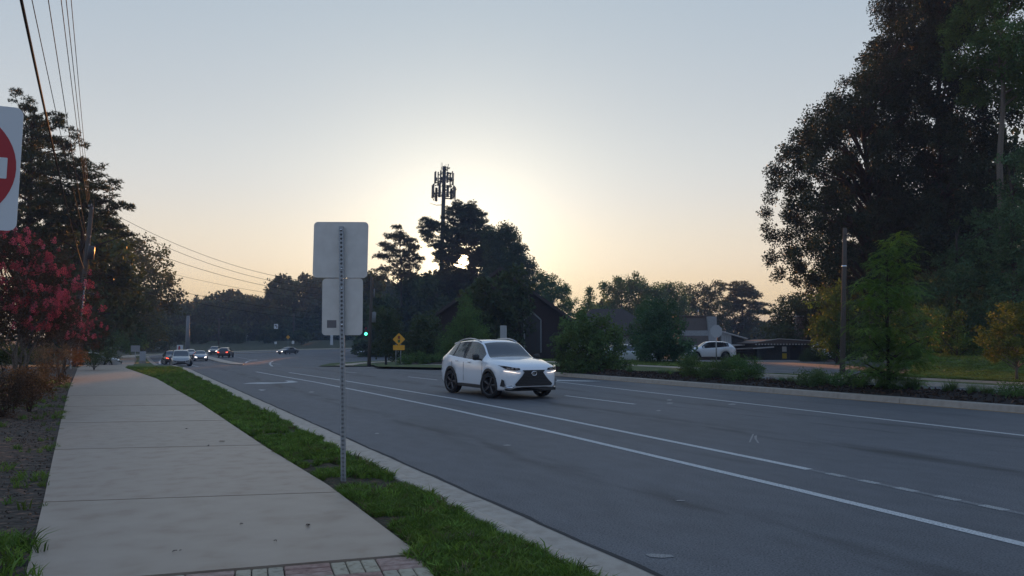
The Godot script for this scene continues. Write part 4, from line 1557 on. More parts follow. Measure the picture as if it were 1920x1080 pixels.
	for q in [["dusky tree filling in under the slim pine", 715, 555, 34, 140, 1030], ["dusky tree between slim pine and antenna tower", 778, 512, 38, 160, 1031], ["dusky tree at the foot of the antenna tower", 818, 530, 36, 146, 1032], ["dusky tree in front of the steep brown gable, under the sun", 912, 528, 44, 78, 1036], ["dusky tree hiding the peak of the steep brown gable", 958, 512, 34, 80, 1037], ["dusky tree under the tallest pine", 868, 522, 38, 158, 1033], ["dusky tree filling between the tower foot and the tallest pine", 843, 514, 30, 166, 1038], ["dusky tree filling left of the tower foot", 797, 518, 28, 164, 1039], ["dusky tree right under the sun-side hardwood", 915, 560, 34, 154, 1034], ["dusky leafy tree just right of the twin sign post", 695, 520, 26, 168, 1035]]:
		tree("shade_tree", q[0], "", q[1], q[4], random_lobes(q[1], q[2], q[3], 660, 22, q[5]) + random_lobes(q[1], q[2] + 40, q[3] * 1.1, 668, 14, q[5] + 50), q[5], {"kind": "far", "leaf": M.leaf_dark, "gaps": [[868, 493, 15]], "clump": 0.0145 * q[4], "density": 1.3, "depth": 7.0, "copies": 2, "trunk": 0.28})
	tree("young_conifer", "broad young conifer beside the yellow warning sign, behind the white car", "", 872, 60, [[876, 563, 7], [871, 578, 12], [884, 590, 14], [862, 596, 16], [874, 612, 22], [896, 618, 18], [850, 622, 18], [866, 640, 28], [900, 645, 22], [838, 648, 20], [880, 664, 30], [845, 668, 20]], 1040, {"kind": "fine", "leaf": M.leaf_green, "clump": 0.85, "density": 1.4, "depth": 3.0, "copies": 3, "trunk": 0.12})
	tree("roadside_tree", "small dark roadside tree beside the yellow warning sign's posts", "", 800, 66, [[790, 610, 18], [810, 602, 16], [800, 628, 24], [775, 640, 20], [822, 640, 20], [795, 658, 24], [770, 664, 18], [825, 664, 18]], 1041, {"kind": "broad", "leaf": M.leaf_dark, "clump": 0.9, "density": 1.2, "depth": 3.0, "copies": 3, "trunk": 0.1})
	tree("roadside_tree", "dark tree between the wooden pole and the yellow warning sign", "", 725, 70, [[715, 590, 16], [735, 600, 18], [712, 620, 18], [732, 630, 22], [715, 650, 16], [738, 656, 18]], 1042, {"kind": "broad", "leaf": M.leaf_dark, "clump": 0.9, "density": 1.2, "depth": 3.0, "copies": 3, "trunk": 0.1})
	# middle right, behind the houses
	tree("hardwood_tree", "ragged tree with bare top twig, first of the row behind the houses", "", 1165, 172, [[1132, 535, 5], [1140, 548, 12], [1160, 540, 14], [1158, 526, 6], [1190, 522, 10], [1180, 538, 14], [1200, 535, 14], [1150, 565, 20], [1180, 560, 22], [1210, 555, 18], [1130, 585, 20], [1165, 590, 26], [1200, 585, 26], [1140, 610, 22]], 1050, {"leaf": M.leaf_green, "clump": 1.76, "density": 1.05, "depth": 6.0, "copies": 3, "trunk": 0.3})
	tree("hardwood_tree", "dense green tree, second of the row behind the houses", "", 1245, 170, [[1225, 545, 14], [1245, 538, 14], [1262, 548, 15], [1232, 562, 22], [1262, 568, 20], [1280, 565, 14], [1215, 580, 22], [1248, 588, 26], [1275, 592, 20], [1230, 612, 24], [1262, 615, 24]], 1051, {"leaf": M.leaf_green, "clump": 1.76, "density": 1.15, "depth": 6.0, "copies": 3, "trunk": 0.3})
	tree("hardwood_tree", "many-topped tree behind the pale grey house", "", 1322, 176, [[1288, 545, 9], [1300, 558, 14], [1312, 540, 8], [1325, 552, 14], [1342, 535, 8], [1340, 555, 14], [1353, 542, 8], [1300, 580, 18], [1330, 578, 20], [1352, 572, 14], [1310, 605, 22], [1340, 605, 20], [1290, 600, 16]], 1052, {"leaf": M.leaf_dark, "clump": 1.68, "density": 0.9, "depth": 6.0, "copies": 3, "trunk": 0.28})
	tree("pine_tree", "domed pine behind the low building", "", 1392, 180, [[1385, 536, 14, 8], [1400, 545, 16, 8], [1372, 546, 16, 8], [1388, 556, 24, 9], [1412, 560, 14, 8], [1362, 566, 14, 8], [1395, 572, 24, 9], [1425, 576, 12, 7], [1375, 585, 22, 9], [1408, 590, 20, 9], [1432, 588, 8, 5], [1390, 605, 24, 10], [1360, 600, 16, 9], [1415, 612, 18, 9], [1385, 625, 24, 10]], 1053, {"kind": "pine", "leaf": M.leaf_pine, "clump": 2.08, "density": 1.25, "depth": 5.0, "copies": 3, "trunk": 0.3, "head": 0.97, "upward": 0.5})
	for q in [["shadowy tree low in the row behind the low building", 1345, 600, 34, 195, 1060], ["shadowy tree low behind the domed pine", 1425, 605, 30, 200, 1061], ["shadowy tree low behind the hip-roofed house", 1130, 570, 38, 190, 1062], ["shadowy tree low behind the front evergreen", 1225, 580, 40, 196, 1063], ["shadowy tree between the domed pine and the evergreen on its right", 1448, 612, 26, 188, 1064]]:
		tree("shade_tree", q[0], "", q[1], q[4], random_lobes(q[1], q[2], q[3], 655, 18, q[5]), q[5], {"kind": "far", "leaf": M.leaf_dark, "clump": 2.6, "density": 0.9, "depth": 7.0, "copies": 2, "trunk": 0.28})
	tree("hardwood_tree", "rounded dark tree behind the stone chimney", "", 1500, 84, [[1478, 570, 15], [1500, 560, 14], [1520, 562, 16], [1465, 590, 16], [1490, 590, 22], [1518, 588, 24], [1540, 585, 20], [1460, 615, 18], [1485, 618, 24], [1515, 618, 26], [1540, 620, 24], [1470, 640, 20]], 1054, {"leaf": M.leaf_dark, "clump": 1.1, "density": 1.15, "depth": 6.0, "copies": 3, "trunk": 0.3})
	tree("evergreen_tree", "dense blue-green tree in front of the houses, left of the parked white car", "", 1235, 58, [[1200, 585, 12], [1222, 572, 14], [1245, 578, 15], [1210, 605, 20], [1240, 605, 24], [1268, 612, 16], [1195, 630, 18], [1225, 635, 26], [1258, 640, 24], [1282, 648, 14], [1205, 655, 22], [1240, 660, 26], [1270, 662, 20]], 1070, {"kind": "broad", "leaf": M.leaf_ivy, "clump": 0.8, "density": 1.3, "depth": 3.5, "copies": 3, "trunk": 0.14})
	tree("broad_bush", "broad leafy bush growing on the median, right of the white car", "", 1105, med(1105), [[1090, 590, 14], [1070, 612, 18], [1105, 610, 22], [1132, 600, 14], [1052, 640, 16], [1085, 640, 26], [1120, 640, 28], [1155, 625, 18], [1165, 650, 16], [1058, 668, 20], [1095, 672, 30], [1135, 672, 28], [1168, 680, 14], [1075, 690, 22], [1120, 695, 24]], 1071, {"kind": "broad", "leaf": M.leaf_shrub, "clump": 0.55, "density": 1.25, "depth": 2.2, "copies": 3, "trunk": 0.07, "stems": 4}, "bush")
	# right: the great trees
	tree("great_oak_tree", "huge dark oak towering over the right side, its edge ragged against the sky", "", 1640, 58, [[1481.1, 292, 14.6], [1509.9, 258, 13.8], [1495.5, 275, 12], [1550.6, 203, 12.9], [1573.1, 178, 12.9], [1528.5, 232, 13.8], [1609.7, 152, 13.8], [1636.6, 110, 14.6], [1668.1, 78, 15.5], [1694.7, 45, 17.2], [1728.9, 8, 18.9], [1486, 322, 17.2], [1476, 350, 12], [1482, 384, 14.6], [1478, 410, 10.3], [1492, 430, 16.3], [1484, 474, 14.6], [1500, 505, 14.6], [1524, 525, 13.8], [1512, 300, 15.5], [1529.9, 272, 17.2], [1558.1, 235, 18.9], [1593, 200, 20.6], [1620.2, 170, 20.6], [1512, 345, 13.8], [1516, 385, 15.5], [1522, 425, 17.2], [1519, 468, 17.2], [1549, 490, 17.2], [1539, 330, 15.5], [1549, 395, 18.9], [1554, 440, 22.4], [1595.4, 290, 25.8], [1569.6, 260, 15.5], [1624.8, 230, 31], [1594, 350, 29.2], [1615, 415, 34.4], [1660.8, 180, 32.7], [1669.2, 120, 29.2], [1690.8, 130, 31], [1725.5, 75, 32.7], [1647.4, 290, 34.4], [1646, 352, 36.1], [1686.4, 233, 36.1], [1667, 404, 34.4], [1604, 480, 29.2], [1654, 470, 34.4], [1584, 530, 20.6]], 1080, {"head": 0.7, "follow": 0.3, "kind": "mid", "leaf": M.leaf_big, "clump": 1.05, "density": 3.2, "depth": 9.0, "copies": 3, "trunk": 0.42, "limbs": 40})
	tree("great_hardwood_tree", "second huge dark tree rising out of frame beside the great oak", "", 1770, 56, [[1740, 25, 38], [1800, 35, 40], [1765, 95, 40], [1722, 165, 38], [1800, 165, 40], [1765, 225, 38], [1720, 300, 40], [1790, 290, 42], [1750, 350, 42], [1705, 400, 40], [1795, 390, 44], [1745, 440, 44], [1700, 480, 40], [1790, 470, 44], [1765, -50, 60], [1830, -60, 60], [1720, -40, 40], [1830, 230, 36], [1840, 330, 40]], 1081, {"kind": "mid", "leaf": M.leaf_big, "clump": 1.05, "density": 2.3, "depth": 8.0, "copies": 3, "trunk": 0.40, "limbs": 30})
	tree("great_hardwood_tree", "tall pale-trunked tree at the frame's edge, hung with vines", "", 1885, 47, [[1858, 95, 28], [1895, 60, 38], [1935, 110, 44], [1880, 140, 30], [1842, 112, 18], [1905, 160, 30], [1900, -30, 60], [1850, 10, 40], [1830, 80, 20], [1930, 170, 34]], 1082, {"kind": "mid", "leaf": M.leaf_green, "clump": 0.95, "density": 1.9, "depth": 5.0, "copies": 3, "trunk": 0.30, "bark": M.bark_pale, "limbs": 14, "head": 0.9})
	tree("vine_covered_tree", "ivy-smothered tree trunk at the frame's edge behind the small gold-leaved tree", "", 1905, 44, [[1905, 300, 22], [1910, 350, 28], [1895, 400, 28], [1912, 440, 30], [1895, 480, 32], [1910, 530, 34], [1890, 570, 34], [1915, 610, 34], [1885, 640, 30]], 1083, {"kind": "broad", "leaf": M.leaf_ivy, "clump": 0.7, "density": 1.3, "depth": 2.2, "copies": 3, "trunk": 0.25})
	tree("vine_covered_tree", "mound of dark vines sloping down left of the ivy-smothered trunk", "", 1800, 49, [[1850, 420, 30], [1835, 470, 34], [1800, 480, 30], [1860, 520, 34], [1820, 530, 38], [1780, 530, 36], [1745, 555, 34], [1850, 575, 38], [1805, 590, 40], [1765, 600, 36], [1725, 610, 34], [1840, 630, 36], [1795, 645, 36], [1750, 650, 34], [1710, 650, 30]], 1084, {"kind": "broad", "leaf": M.leaf_ivy, "clump": 0.8, "density": 1.2, "depth": 4.0, "copies": 3, "trunk": 0.22})
	tree("gold_lit_shrub", "gold-leaved wild shrub low between the vines and the grass", "", 1790, 43, [[1752, 585, 12], [1760, 610, 14], [1782, 600, 14], [1790, 622, 18], [1812, 640, 18], [1776, 640, 20], [1835, 650, 16], [1800, 655, 18]], 1085, {"kind": "broad", "leaf": M.leaf_yellow, "clump": 0.55, "density": 1.1, "depth": 1.4, "copies": 2, "trunk": 0.04, "stems": 4}, "shrub")
	tree("yellow_leaved_tree", "yellow-green tree glowing behind the grey roadside pole", "", 1568, 52, [[1560, 545, 14], [1545, 565, 14], [1572, 570, 18], [1550, 595, 18], [1580, 600, 20], [1545, 620, 18], [1568, 630, 22], [1592, 632, 16], [1550, 650, 18], [1578, 658, 20], [1600, 655, 14]], 1086, {"kind": "broad", "leaf": M.leaf_yellow, "clump": 0.7, "density": 1.15, "depth": 3.0, "copies": 3, "trunk": 0.12})
	tree("feathery_tree", "feathery bright green young tree growing on the median", "", 1662, med(1662), [[1685, 452, 10, 12], [1672, 470, 16, 16], [1695, 482, 16, 16], [1655, 500, 22, 20], [1690, 515, 24, 20], [1636, 535, 20, 20], [1668, 550, 32, 24], [1706, 560, 20, 20], [1625, 580, 24, 22], [1660, 595, 36, 24], [1705, 605, 24, 22], [1615, 625, 20, 20], [1645, 640, 36, 24], [1690, 645, 34, 24], [1725, 635, 14, 14], [1625, 670, 26, 22], [1665, 685, 38, 22], [1705, 685, 26, 20], [1640, 708, 28, 16], [1685, 712, 32, 16], [1612, 700, 18, 14], [1722, 665, 16, 14], [1660, 722, 30, 10]], 1087, {"kind": "feather", "leaf": M.leaf_feather, "clump": 0.55, "density": 1.8, "depth": 1.2, "copies": 3, "trunk": 0.055, "limbs": 24, "bark": M.bark, "raise": 0.15, "upward": 0.4})
	tree("small_tree", "small gold-leaved tree on the mown lawn, slim pale trunk", "", 1902, 29.6, [[1905, 580, 16, 10], [1885, 596, 12, 8], [1925, 590, 20, 12], [1868, 618, 12, 9], [1900, 612, 22, 14], [1935, 620, 22, 14], [1856, 642, 10, 8], [1880, 640, 18, 12], [1910, 645, 24, 14], [1940, 655, 20, 14], [1872, 660, 12, 8], [1895, 668, 18, 8]], 1088, {"kind": "broad", "leaf": M.leaf_gold, "clump": 0.36, "density": 1.5, "depth": 1.4, "copies": 3, "trunk": 0.045, "bark": M.bark_pale, "limbs": 22, "raise": 0.25})
	tree("hardwood_tree", "dark hardwood closing the gap behind the yellow-green tree", "", 1590, 84, random_lobes(1590, 500, 55, 668, 16, 1089) + random_lobes(1560, 600, 40, 670, 8, 1090), 1089, {"kind": "far", "leaf": M.leaf_dark, "clump": 1.2, "density": 1.1, "depth": 5.0, "copies": 2, "trunk": 0.25})
	for q in [["dim woodland tree behind the great oak's trunk", 1680, 380, 80, 74, 1091], ["dim woodland tree behind the mound of vines", 1780, 330, 85, 72, 1092], ["dim woodland tree behind the ivy-smothered trunk", 1890, 250, 80, 70, 1093]]:
		tree("shade_tree", q[0], "", q[1], q[4], random_lobes(q[1], q[2], q[3], 660, 20, q[5]) + random_lobes(q[1], q[2] + 100, q[3], 665, 12, q[5] + 30), q[5], {"kind": "far", "leaf": M.leaf_dark, "clump": 1.5, "density": 0.95, "depth": 6.0, "copies": 2, "trunk": 0.3})
	# far wood behind the bend
	var far := [[340, 568, 16], [360, 575, 16], [378, 560, 20], [398, 566, 18], [418, 553, 18], [442, 548, 18], [455, 562, 16], [469, 557, 13], [487, 560, 14], [503, 566, 14], [514, 532, 17], [534, 521, 20], [556, 534, 18], [572, 518, 18], [590, 530, 17], [606, 522, 18], [628, 516, 20], [652, 508, 20], [674, 512, 20], [320, 572, 18], [300, 580, 20], [700, 520, 22], [728, 530, 22], [756, 535, 22], [784, 528, 22], [812, 540, 22], [842, 535, 24], [872, 545, 22], [905, 540, 24], [938, 545, 24], [972, 550, 24]]
	for k in far.size():
		var q: Array = far[k]
		var d := 245.0 + (k * 37 % 11) * 4.0
		tree("woodland_tree", "dark tree of the far wood beyond the bend in the road", "trees of the far wood", q[0], d, random_lobes(q[0], q[1], q[2], 636, 17, 1100 + k, 0.5) + random_lobes(q[0], 580, q[2] * 1.25, 640, 12, 1150 + k), 1100 + k, {"kind": "far", "leaf": M.leaf_oak if k % 3 == 0 else M.leaf_dark, "clump": 2.9, "density": 0.8, "depth": 9.0, "copies": 2, "trunk": 0.45, "limbs": 12})
	# young trees on the far lawn
	var lawn := [[322, 615, 22, 205, "leftmost young round tree in the row along the far lawn"], [378, 612, 17, 210, "second young round tree in the row along the far lawn"], [438, 612, 18, 214, "third young round tree in the row along the far lawn"], [503, 617, 14, 216, "fourth young round tree in the row along the far lawn"], [566, 622, 14, 212, "last young round tree in the row along the far lawn, behind the yellow diamond"]]
	for k in lawn.size():
		var q: Array = lawn[k]
		tree("lawn_tree", q[4], "young trees on the far lawn", q[0], q[3], random_lobes(q[0], q[1], q[2], 638, 16, 1200 + k, 0.6), 1200 + k, {"kind": "far", "leaf": M.leaf_dark, "clump": 1.3, "density": 1.1, "depth": 3.0, "copies": 2, "trunk": 0.14, "head": 0.7})

func blossoms(t: Node3D, spots: Array, dist: float, depth: float, clump: float, sd: int):
	var r := RandomNumberGenerator.new()
	r.seed = sd
	var xf := []
	for s in spots:
		for k in 11:
			var c := at(s[0] + r.randfn(0, s[2] * 0.5), s[1] + r.randfn(0, s[2] * 0.45), dist) - t.position
			c.z += r.randfn(0, depth * 0.38)
			var z := clump * r.randf_range(0.5, 1.25)
			xf.append(Transform3D(Basis(rand_dir(r), r.randf() * TAU * 0.1).scaled(Vector3(z, z, z)), c))
	var o := scatter("blossom", L.bloom[0], M.blossom, xf, t, r, 0.35)
	tag(o, "pink blossom heads", "", "", "stuff")

# ------------------------------------------------------------------ shrubs
# how far ahead the middle of the planted median lies in the direction of photo column u
func med(u: float) -> float:
	return (16.4 + 3.346) / (0.902 * (u - 960.0) / F + 0.431)

func shrub(called: String, label: String, group: String, u: float, dist: float, lobes: Array, sd: int, kind: String, material, clump: float, density: float, raise := 0.1, depth := 1.2) -> Node3D:
	return tree(called, label, group, u, dist, lobes, sd, {"kind": kind, "leaf": material, "clump": clump, "density": density, "depth": depth, "copies": 3, "trunk": 0.02, "stems": 4, "limbs": 8, "raise": raise}, "shrub")

func build_shrubs():
	shrub("hedge_shrub", "rust-orange leaved low shrub nearest the camera, beside the sidewalk", "", 62, 17.0, [[50, 700, 16], [75, 698, 14], [92, 706, 10], [60, 716, 18], [82, 722, 12], [40, 718, 16], [66, 735, 16]], 2001, "fine", M.leaf_rust, 0.34, 2.6, 0.12, 1.0)
	shrub("hedge_shrub", "duller purple-brown shrub left of the rust-orange one", "", 12, 15.6, [[5, 715, 18], [28, 725, 16], [10, 740, 22], [38, 748, 16], [-15, 735, 24], [20, 762, 18]], 2002, "fine", M.leaf_plum, 0.34, 2.6, 0.12, 1.0)
	shrub("hedge_shrub", "tawny grassy shrub behind the rust-orange one", "", 85, 26.0, [[70, 662, 12], [90, 658, 12], [105, 668, 10], [80, 674, 12], [60, 672, 10]], 2003, "fine", M.leaf_dry, 0.34, 1.2, 0.12, 1.2)
	shrub("hedge_shrub", "brownish low hedge under the crape myrtles", "", 125, 32.0, [[110, 664, 10], [125, 660, 10], [140, 664, 10], [118, 674, 10], [135, 676, 10], [148, 672, 8]], 2004, "fine", M.leaf_rust, 0.4, 1.2, 0.1, 1.4)
	shrub("hedge_shrub", "dark low hedge by the far bend of the sidewalk", "", 180, 42.0, [[160, 668, 8], [175, 666, 8], [190, 667, 8], [203, 669, 6], [168, 675, 8], [185, 676, 8]], 2005, "fine", M.leaf_dark, 0.5, 1.2, 0.1, 1.6)
	shrub("hedge_shrub", "dark green hedge in the shade at the frame's edge, behind the purple-brown shrub", "", 10, 24.0, [[0, 655, 20], [20, 668, 14], [-20, 670, 20]], 2006, "broad", M.leaf_dark, 0.45, 1.2, 0.15, 1.5)
	# flower bed and hedge on the far side behind the crest
	shrub("flowering_hedge", "low pale-flecked hedge running from the yellow sign to the white car", "", 800, 57.0, [[756, 672, 8], [772, 672, 8], [790, 671, 9], [808, 672, 8], [824, 671, 9], [838, 672, 8], [765, 679, 8], [795, 679, 9], [820, 679, 9]], 2007, "broad", M.leaf_green, 0.45, 1.3, 0.05, 1.4)
	# clipped dome by the low building
	shrub("clipped_shrub", "dark clipped dome-shaped shrub beside the low building's door", "", 1524, 60.0, [[1524, 668, 20, 17], [1512, 672, 11, 11], [1537, 672, 11, 11]], 2008, "fine", M.leaf_dark, 0.5, 2.2, 0.05, 0.8)
	# the planted median, from near the white car to the frame's edge
	var m := [
		[1292, 33.5, [[1286, 678, 10], [1301, 676, 11], [1293, 690, 15], [1284, 700, 9], [1303, 701, 10]], "first rounded grassy shrub on the median, below the stop sign's post", "fine", M.leaf_shrub],
		[1345, 32.0, [[1322, 694, 12], [1342, 690, 14], [1365, 684, 15], [1335, 706, 13], [1358, 704, 15], [1318, 708, 9]], "wide low shrub on the median, left half of the big clump", "fine", M.leaf_shrub],
		[1395, 30.8, [[1382, 680, 14], [1402, 684, 15], [1418, 698, 12], [1390, 700, 17], [1412, 710, 13], [1375, 708, 12]], "wide low shrub on the median, right half of the big clump", "fine", M.leaf_green],
		[1545, 27.0, [[1510, 710, 12], [1530, 704, 14], [1548, 707, 13], [1518, 722, 13], [1540, 724, 14]], "bushy shrub on the median just left of the grey pole", "fine", M.leaf_shrub],
		[1580, 26.4, [[1566, 711, 12], [1586, 712, 12], [1576, 726, 14]], "bushy shrub on the median at the foot of the grey pole", "fine", M.leaf_green],
		[1610, 25.9, [[1600, 717, 12], [1620, 719, 12], [1610, 732, 13]], "bushy shrub on the median between the grey pole and the feathery tree", "fine", M.leaf_shrub],
		[1895, 20.2, [[1880, 742, 12], [1905, 736, 16], [1930, 738, 16], [1890, 756, 12], [1915, 756, 16]], "dark leafy shrub on the median at the frame's edge", "fine", M.leaf_green],
		[1448, 29.6, [[1440, 716, 6], [1454, 718, 6]], "pair of tiny round shrubs on the median", "fine", M.leaf_plum],
	]
	for k in m.size():
		var q: Array = m[k]
		shrub("median_shrub", q[3], "shrubs on the planted median", q[0], med(q[0]), q[2], 2020 + k, q[4], q[5], 0.36, 2.6, 0.18, 0.8)
	# border grasses: strap-leaved clumps on the median
	var g := [[1468, 29.2, 0.55, "small dark grass clump on the median, right of the big shrub clump"], [1486, 28.7, 0.6, "small dark grass clump on the median, second right of the big shrub clump"], [1236, 35.8, 0.6, "small grass clump on the median left of the first rounded shrub"], [1253, 35.2, 0.55, "small grass clump on the median touching the first rounded shrub"], [1708, 23.6, 0.9, "arching grass clump right under the feathery tree"], [1772, 22.4, 0.85, "arching grass clump midway between feathery tree and frame's edge"], [1820, 21.5, 0.7, "arching grass clump second from the frame's edge"], [1845, 21.0, 0.55, "arching grass clump beside the dark leafy shrub"], [1180, 38.0, 0.6, "grass clump on the median at the broad bush's foot"]]
	for k in g.size():
		var q: Array = g[k]
		var t := 16.35
		var x: float = 0.0
		# where the sight line to u crosses the median's middle
		var slope: float = (q[0] - 960.0) / F
		var d: float = (t - 0.902 * (0.0 - 3.71)) / (0.902 * slope + 0.431)
		x = slope * d
		var o := thing("border_grass", q[3], "plant", on(x, d, 0.26), 0.0, "border grasses on the planted median")
		var r := RandomNumberGenerator.new()
		r.seed = 2100 + k
		var xf := []
		for i in 5:
			var b := Basis(Vector3.UP, r.randf() * TAU).scaled(Vector3.ONE * q[2] * r.randf_range(0.7, 1.1))
			xf.append(Transform3D(b, Vector3(r.randfn(0, 0.10), 0, r.randfn(0, 0.10))))
		scatter("leaf_blades", L.strap[k % 3], M.leaf_shrub, xf, o, r)

# ------------------------------------------------------------------ grass
func build_grass():
	var r := RandomNumberGenerator.new()
	r.seed = 81
	var n := FastNoiseLite.new()
	n.seed = 82
	n.frequency = 0.55
	n.fractal_octaves = 3
	var wob := FastNoiseLite.new()
	wob.seed = 83
	wob.frequency = 1.2
	var post := land(644, 903, 0.12)
	var sets := [[], [], [], []]
	var tries := 64000
	for i in tries:
		var d := 3.2 + pow(r.randf(), 1.9) * 43.0
		var q := r.randf()
		var x0 := lin(WALK_R, d) + (0.07 if d > 5.8 else -0.08) + 0.07 * wob.get_noise_1d(d * 2.0)
		var x1 := kerb_back(d) - 0.02 + 0.10 * wob.get_noise_1d(d * 1.7 + 90.0)
		var x := lerpf(x0, x1, q)
		var bare := n.get_noise_2d(x * 2.0, d)
		var near_post := Vector2(x - post.x, d + post.z).length()
		if bare > 0.26 or near_post < 0.30 + 0.2 * r.randf(): continue
		if Vector2(x - post.x - 0.35, (d + post.z) * 1.2).length() < 0.35 and r.randf() < 0.8: continue
		var s := r.randf_range(0.40, 0.80) * (1.0 + 0.010 * d)
		if r.randf() < 0.025: s *= 1.7
		sets[r.randi() % 4].append(Transform3D(Basis(Vector3.UP, r.randf() * TAU).scaled(Vector3(s, s * (0.85 + 0.3 * r.randf()), s)), Vector3(x, 0.095 + 0.03 * wob.get_noise_2d(x, d), -d)))
	var g := Node3D.new()
	g.name = "verge_grass"
	add_child(g)
	tag(g, "green grass strip growing between the sidewalk and the kerb", "grass", "", "stuff")
	for k in 4: scatter("blades", L.tuft[k], M.leaf_grass, sets[k], g, r, 0.34).set_meta("kind", "stuff")
	var dry := []
	for k in 4:
		for x in sets[k]:
			if r.randf() < 0.10 and n.get_noise_2d(x.origin.x * 1.1, x.origin.z * 1.1 + 30.0) > -0.05: dry.append(Transform3D(x.basis * Basis(Vector3.RIGHT, r.randfn(0, 0.5)), x.origin + Vector3(r.randfn(0, 0.03), 0.0, r.randfn(0, 0.03))))
	scatter("dry_blades", L.tuft[1], M.leaf_dry, dry, g, r, 0.3).set_meta("kind", "stuff")
	# tufts in the planting bed, thick in the near corner
	sets = [[], [], [], []]
	for i in 5200:
		var d := r.randf_range(3.4, 30.0)
		var x := lin(WALK_L, d) - r.randf() * 2.6 + 0.06
		var dens := n.get_noise_2d(x * 1.3 + 40.0, d * 1.3)
		var corner := d < 6.2 and d > 5.0
		if not corner and (dens < 0.18 or r.randf() < 0.5): continue
		if corner and r.randf() < 0.1: continue
		var s := r.randf_range(0.7, 1.5) * (1.05 if corner else 0.75)
		var y := 0.11 + maxf(0.0, (lin(WALK_L, d) - x)) * 0.045
		sets[r.randi() % 4].append(Transform3D(Basis(Vector3.UP, r.randf() * TAU).scaled(Vector3(s, s, s)), Vector3(x, y, -d)))
	var c := Node3D.new()
	c.name = "bed_grass"
	add_child(c)
	tag(c, "grass tufts in the bare bed left of the sidewalk, thickest at the near corner", "grass", "", "stuff")
	for k in 4: scatter("blades", L.tuft[k], M.leaf_grass, sets[k], c, r, 0.3).set_meta("kind", "stuff")
	# coarse tufts over the mown lawns on the far side
	var xf := []
	for i in 16000:
		var q := r.randf()
		var w := pow(r.randf(), 1.6)
		var a := Vector2(16.3, 34.0).lerp(Vector2(26.0, 13.7), q)
		var b := Vector2(36.0, 66.0).lerp(Vector2(70.0, 40.0), q)
		var p := a.lerp(b, w * 0.7)
		var dd := (p - a).length()
		var s := r.randf_range(1.0, 2.0)
		xf.append(Transform3D(Basis(Vector3.UP, r.randf() * TAU).scaled(Vector3(s * 2.0, s * 0.55, s * 2.0)), on(p.x, p.y, 0.13 + 0.75 * smoothstep(1.0, 14.0, dd))))
	for i in 9000:
		var p := Vector2(r.randf_range(-2, 15), r.randf_range(39, 70))
		if 0.902 * (p.x - 3.71) + 0.431 * p.y < 26.1: continue
		if p.x > 11.0 + (p.y - 38.0) * 0.2 - maxf(0, p.y - 56.0) * 0.8: continue
		var s := r.randf_range(1.0, 2.0)
		xf.append(Transform3D(Basis(Vector3.UP, r.randf() * TAU).scaled(Vector3(s * 2.0, s * 0.55, s * 2.0)), on(p.x, p.y, 0.13)))
	var l := scatter("lawn_grass", L.tuft[0], M.leaf_lawn, xf, self, r, 0.25)
	tag(l, "mown grass of the lawns across the road", "grass", "", "stuff")

# ------------------------------------------------------------------ signs
# square tube post with punched holes up two faces; base at origin
func punched_post(h: float, w := 0.052) -> ArrayMesh:
	var st := begin()
	st.set_smooth_group(-1)
	var pitch := 0.046
	var n := int(h / pitch)
	var hr := 0.0120
	for f in 4:
		var b := Basis(Vector3.UP, f * PI / 2)
		var z := w / 2
		if f != 0:
			quad(st, b * Vector3(-z, 0, z), b * Vector3(-z, h, z), b * Vector3(z, h, z), b * Vector3(z, 0, z))
			continue
		for k in n:
			var y0 := k * pitch
			var y1 := y0 + pitch
			var yc := (y0 + y1) / 2
			# four corners to an octagonal hole
			var ring := []
			for a in 8: ring.append(Vector3(cos(PI / 8 + a * PI / 4) * hr, yc + sin(PI / 8 + a * PI / 4) * hr, z))
			var c := [Vector3(z, y1, z), Vector3(-z, y1, z), Vector3(-z, y0, z), Vector3(z, y0, z)]
			# corner q faces octagon edge 2q .. 2q+1; sides face edges 2q+1 .. 2q+2
			for q in 4:
				tri(st, b * c[q], b * ring[2 * q], b * ring[(2 * q + 1) % 8])
				var c2: Vector3 = c[(q + 1) % 4]
				quad(st, b * c[q], b * ring[2 * q + 1], b * ring[(2 * q + 2) % 8], b * c2)
		quad(st, b * Vector3(-z, n * pitch, z), b * Vector3(-z, h, z), b * Vector3(z, h, z), b * Vector3(z, n * pitch, z))
	quad(st, Vector3(-w / 2, h, -w / 2), Vector3(w / 2, h, -w / 2), Vector3(w / 2, h, w / 2), Vector3(-w / 2, h, w / 2))
	return done(st)

func post_sign(called: String, label: String, category: String, u: float, v_base: float, dist: float, h: float, turn := 0.0, post_r := 0.03, group := "") -> Node3D:
	var x: float = (u - 960.0) / F * dist
	var o := thing(called, label, category, on(x, dist, 0.08), turn, group)
	if h > 0.0: part("post", cyl(post_r, post_r, h, 8), M.galv, o)
	return o

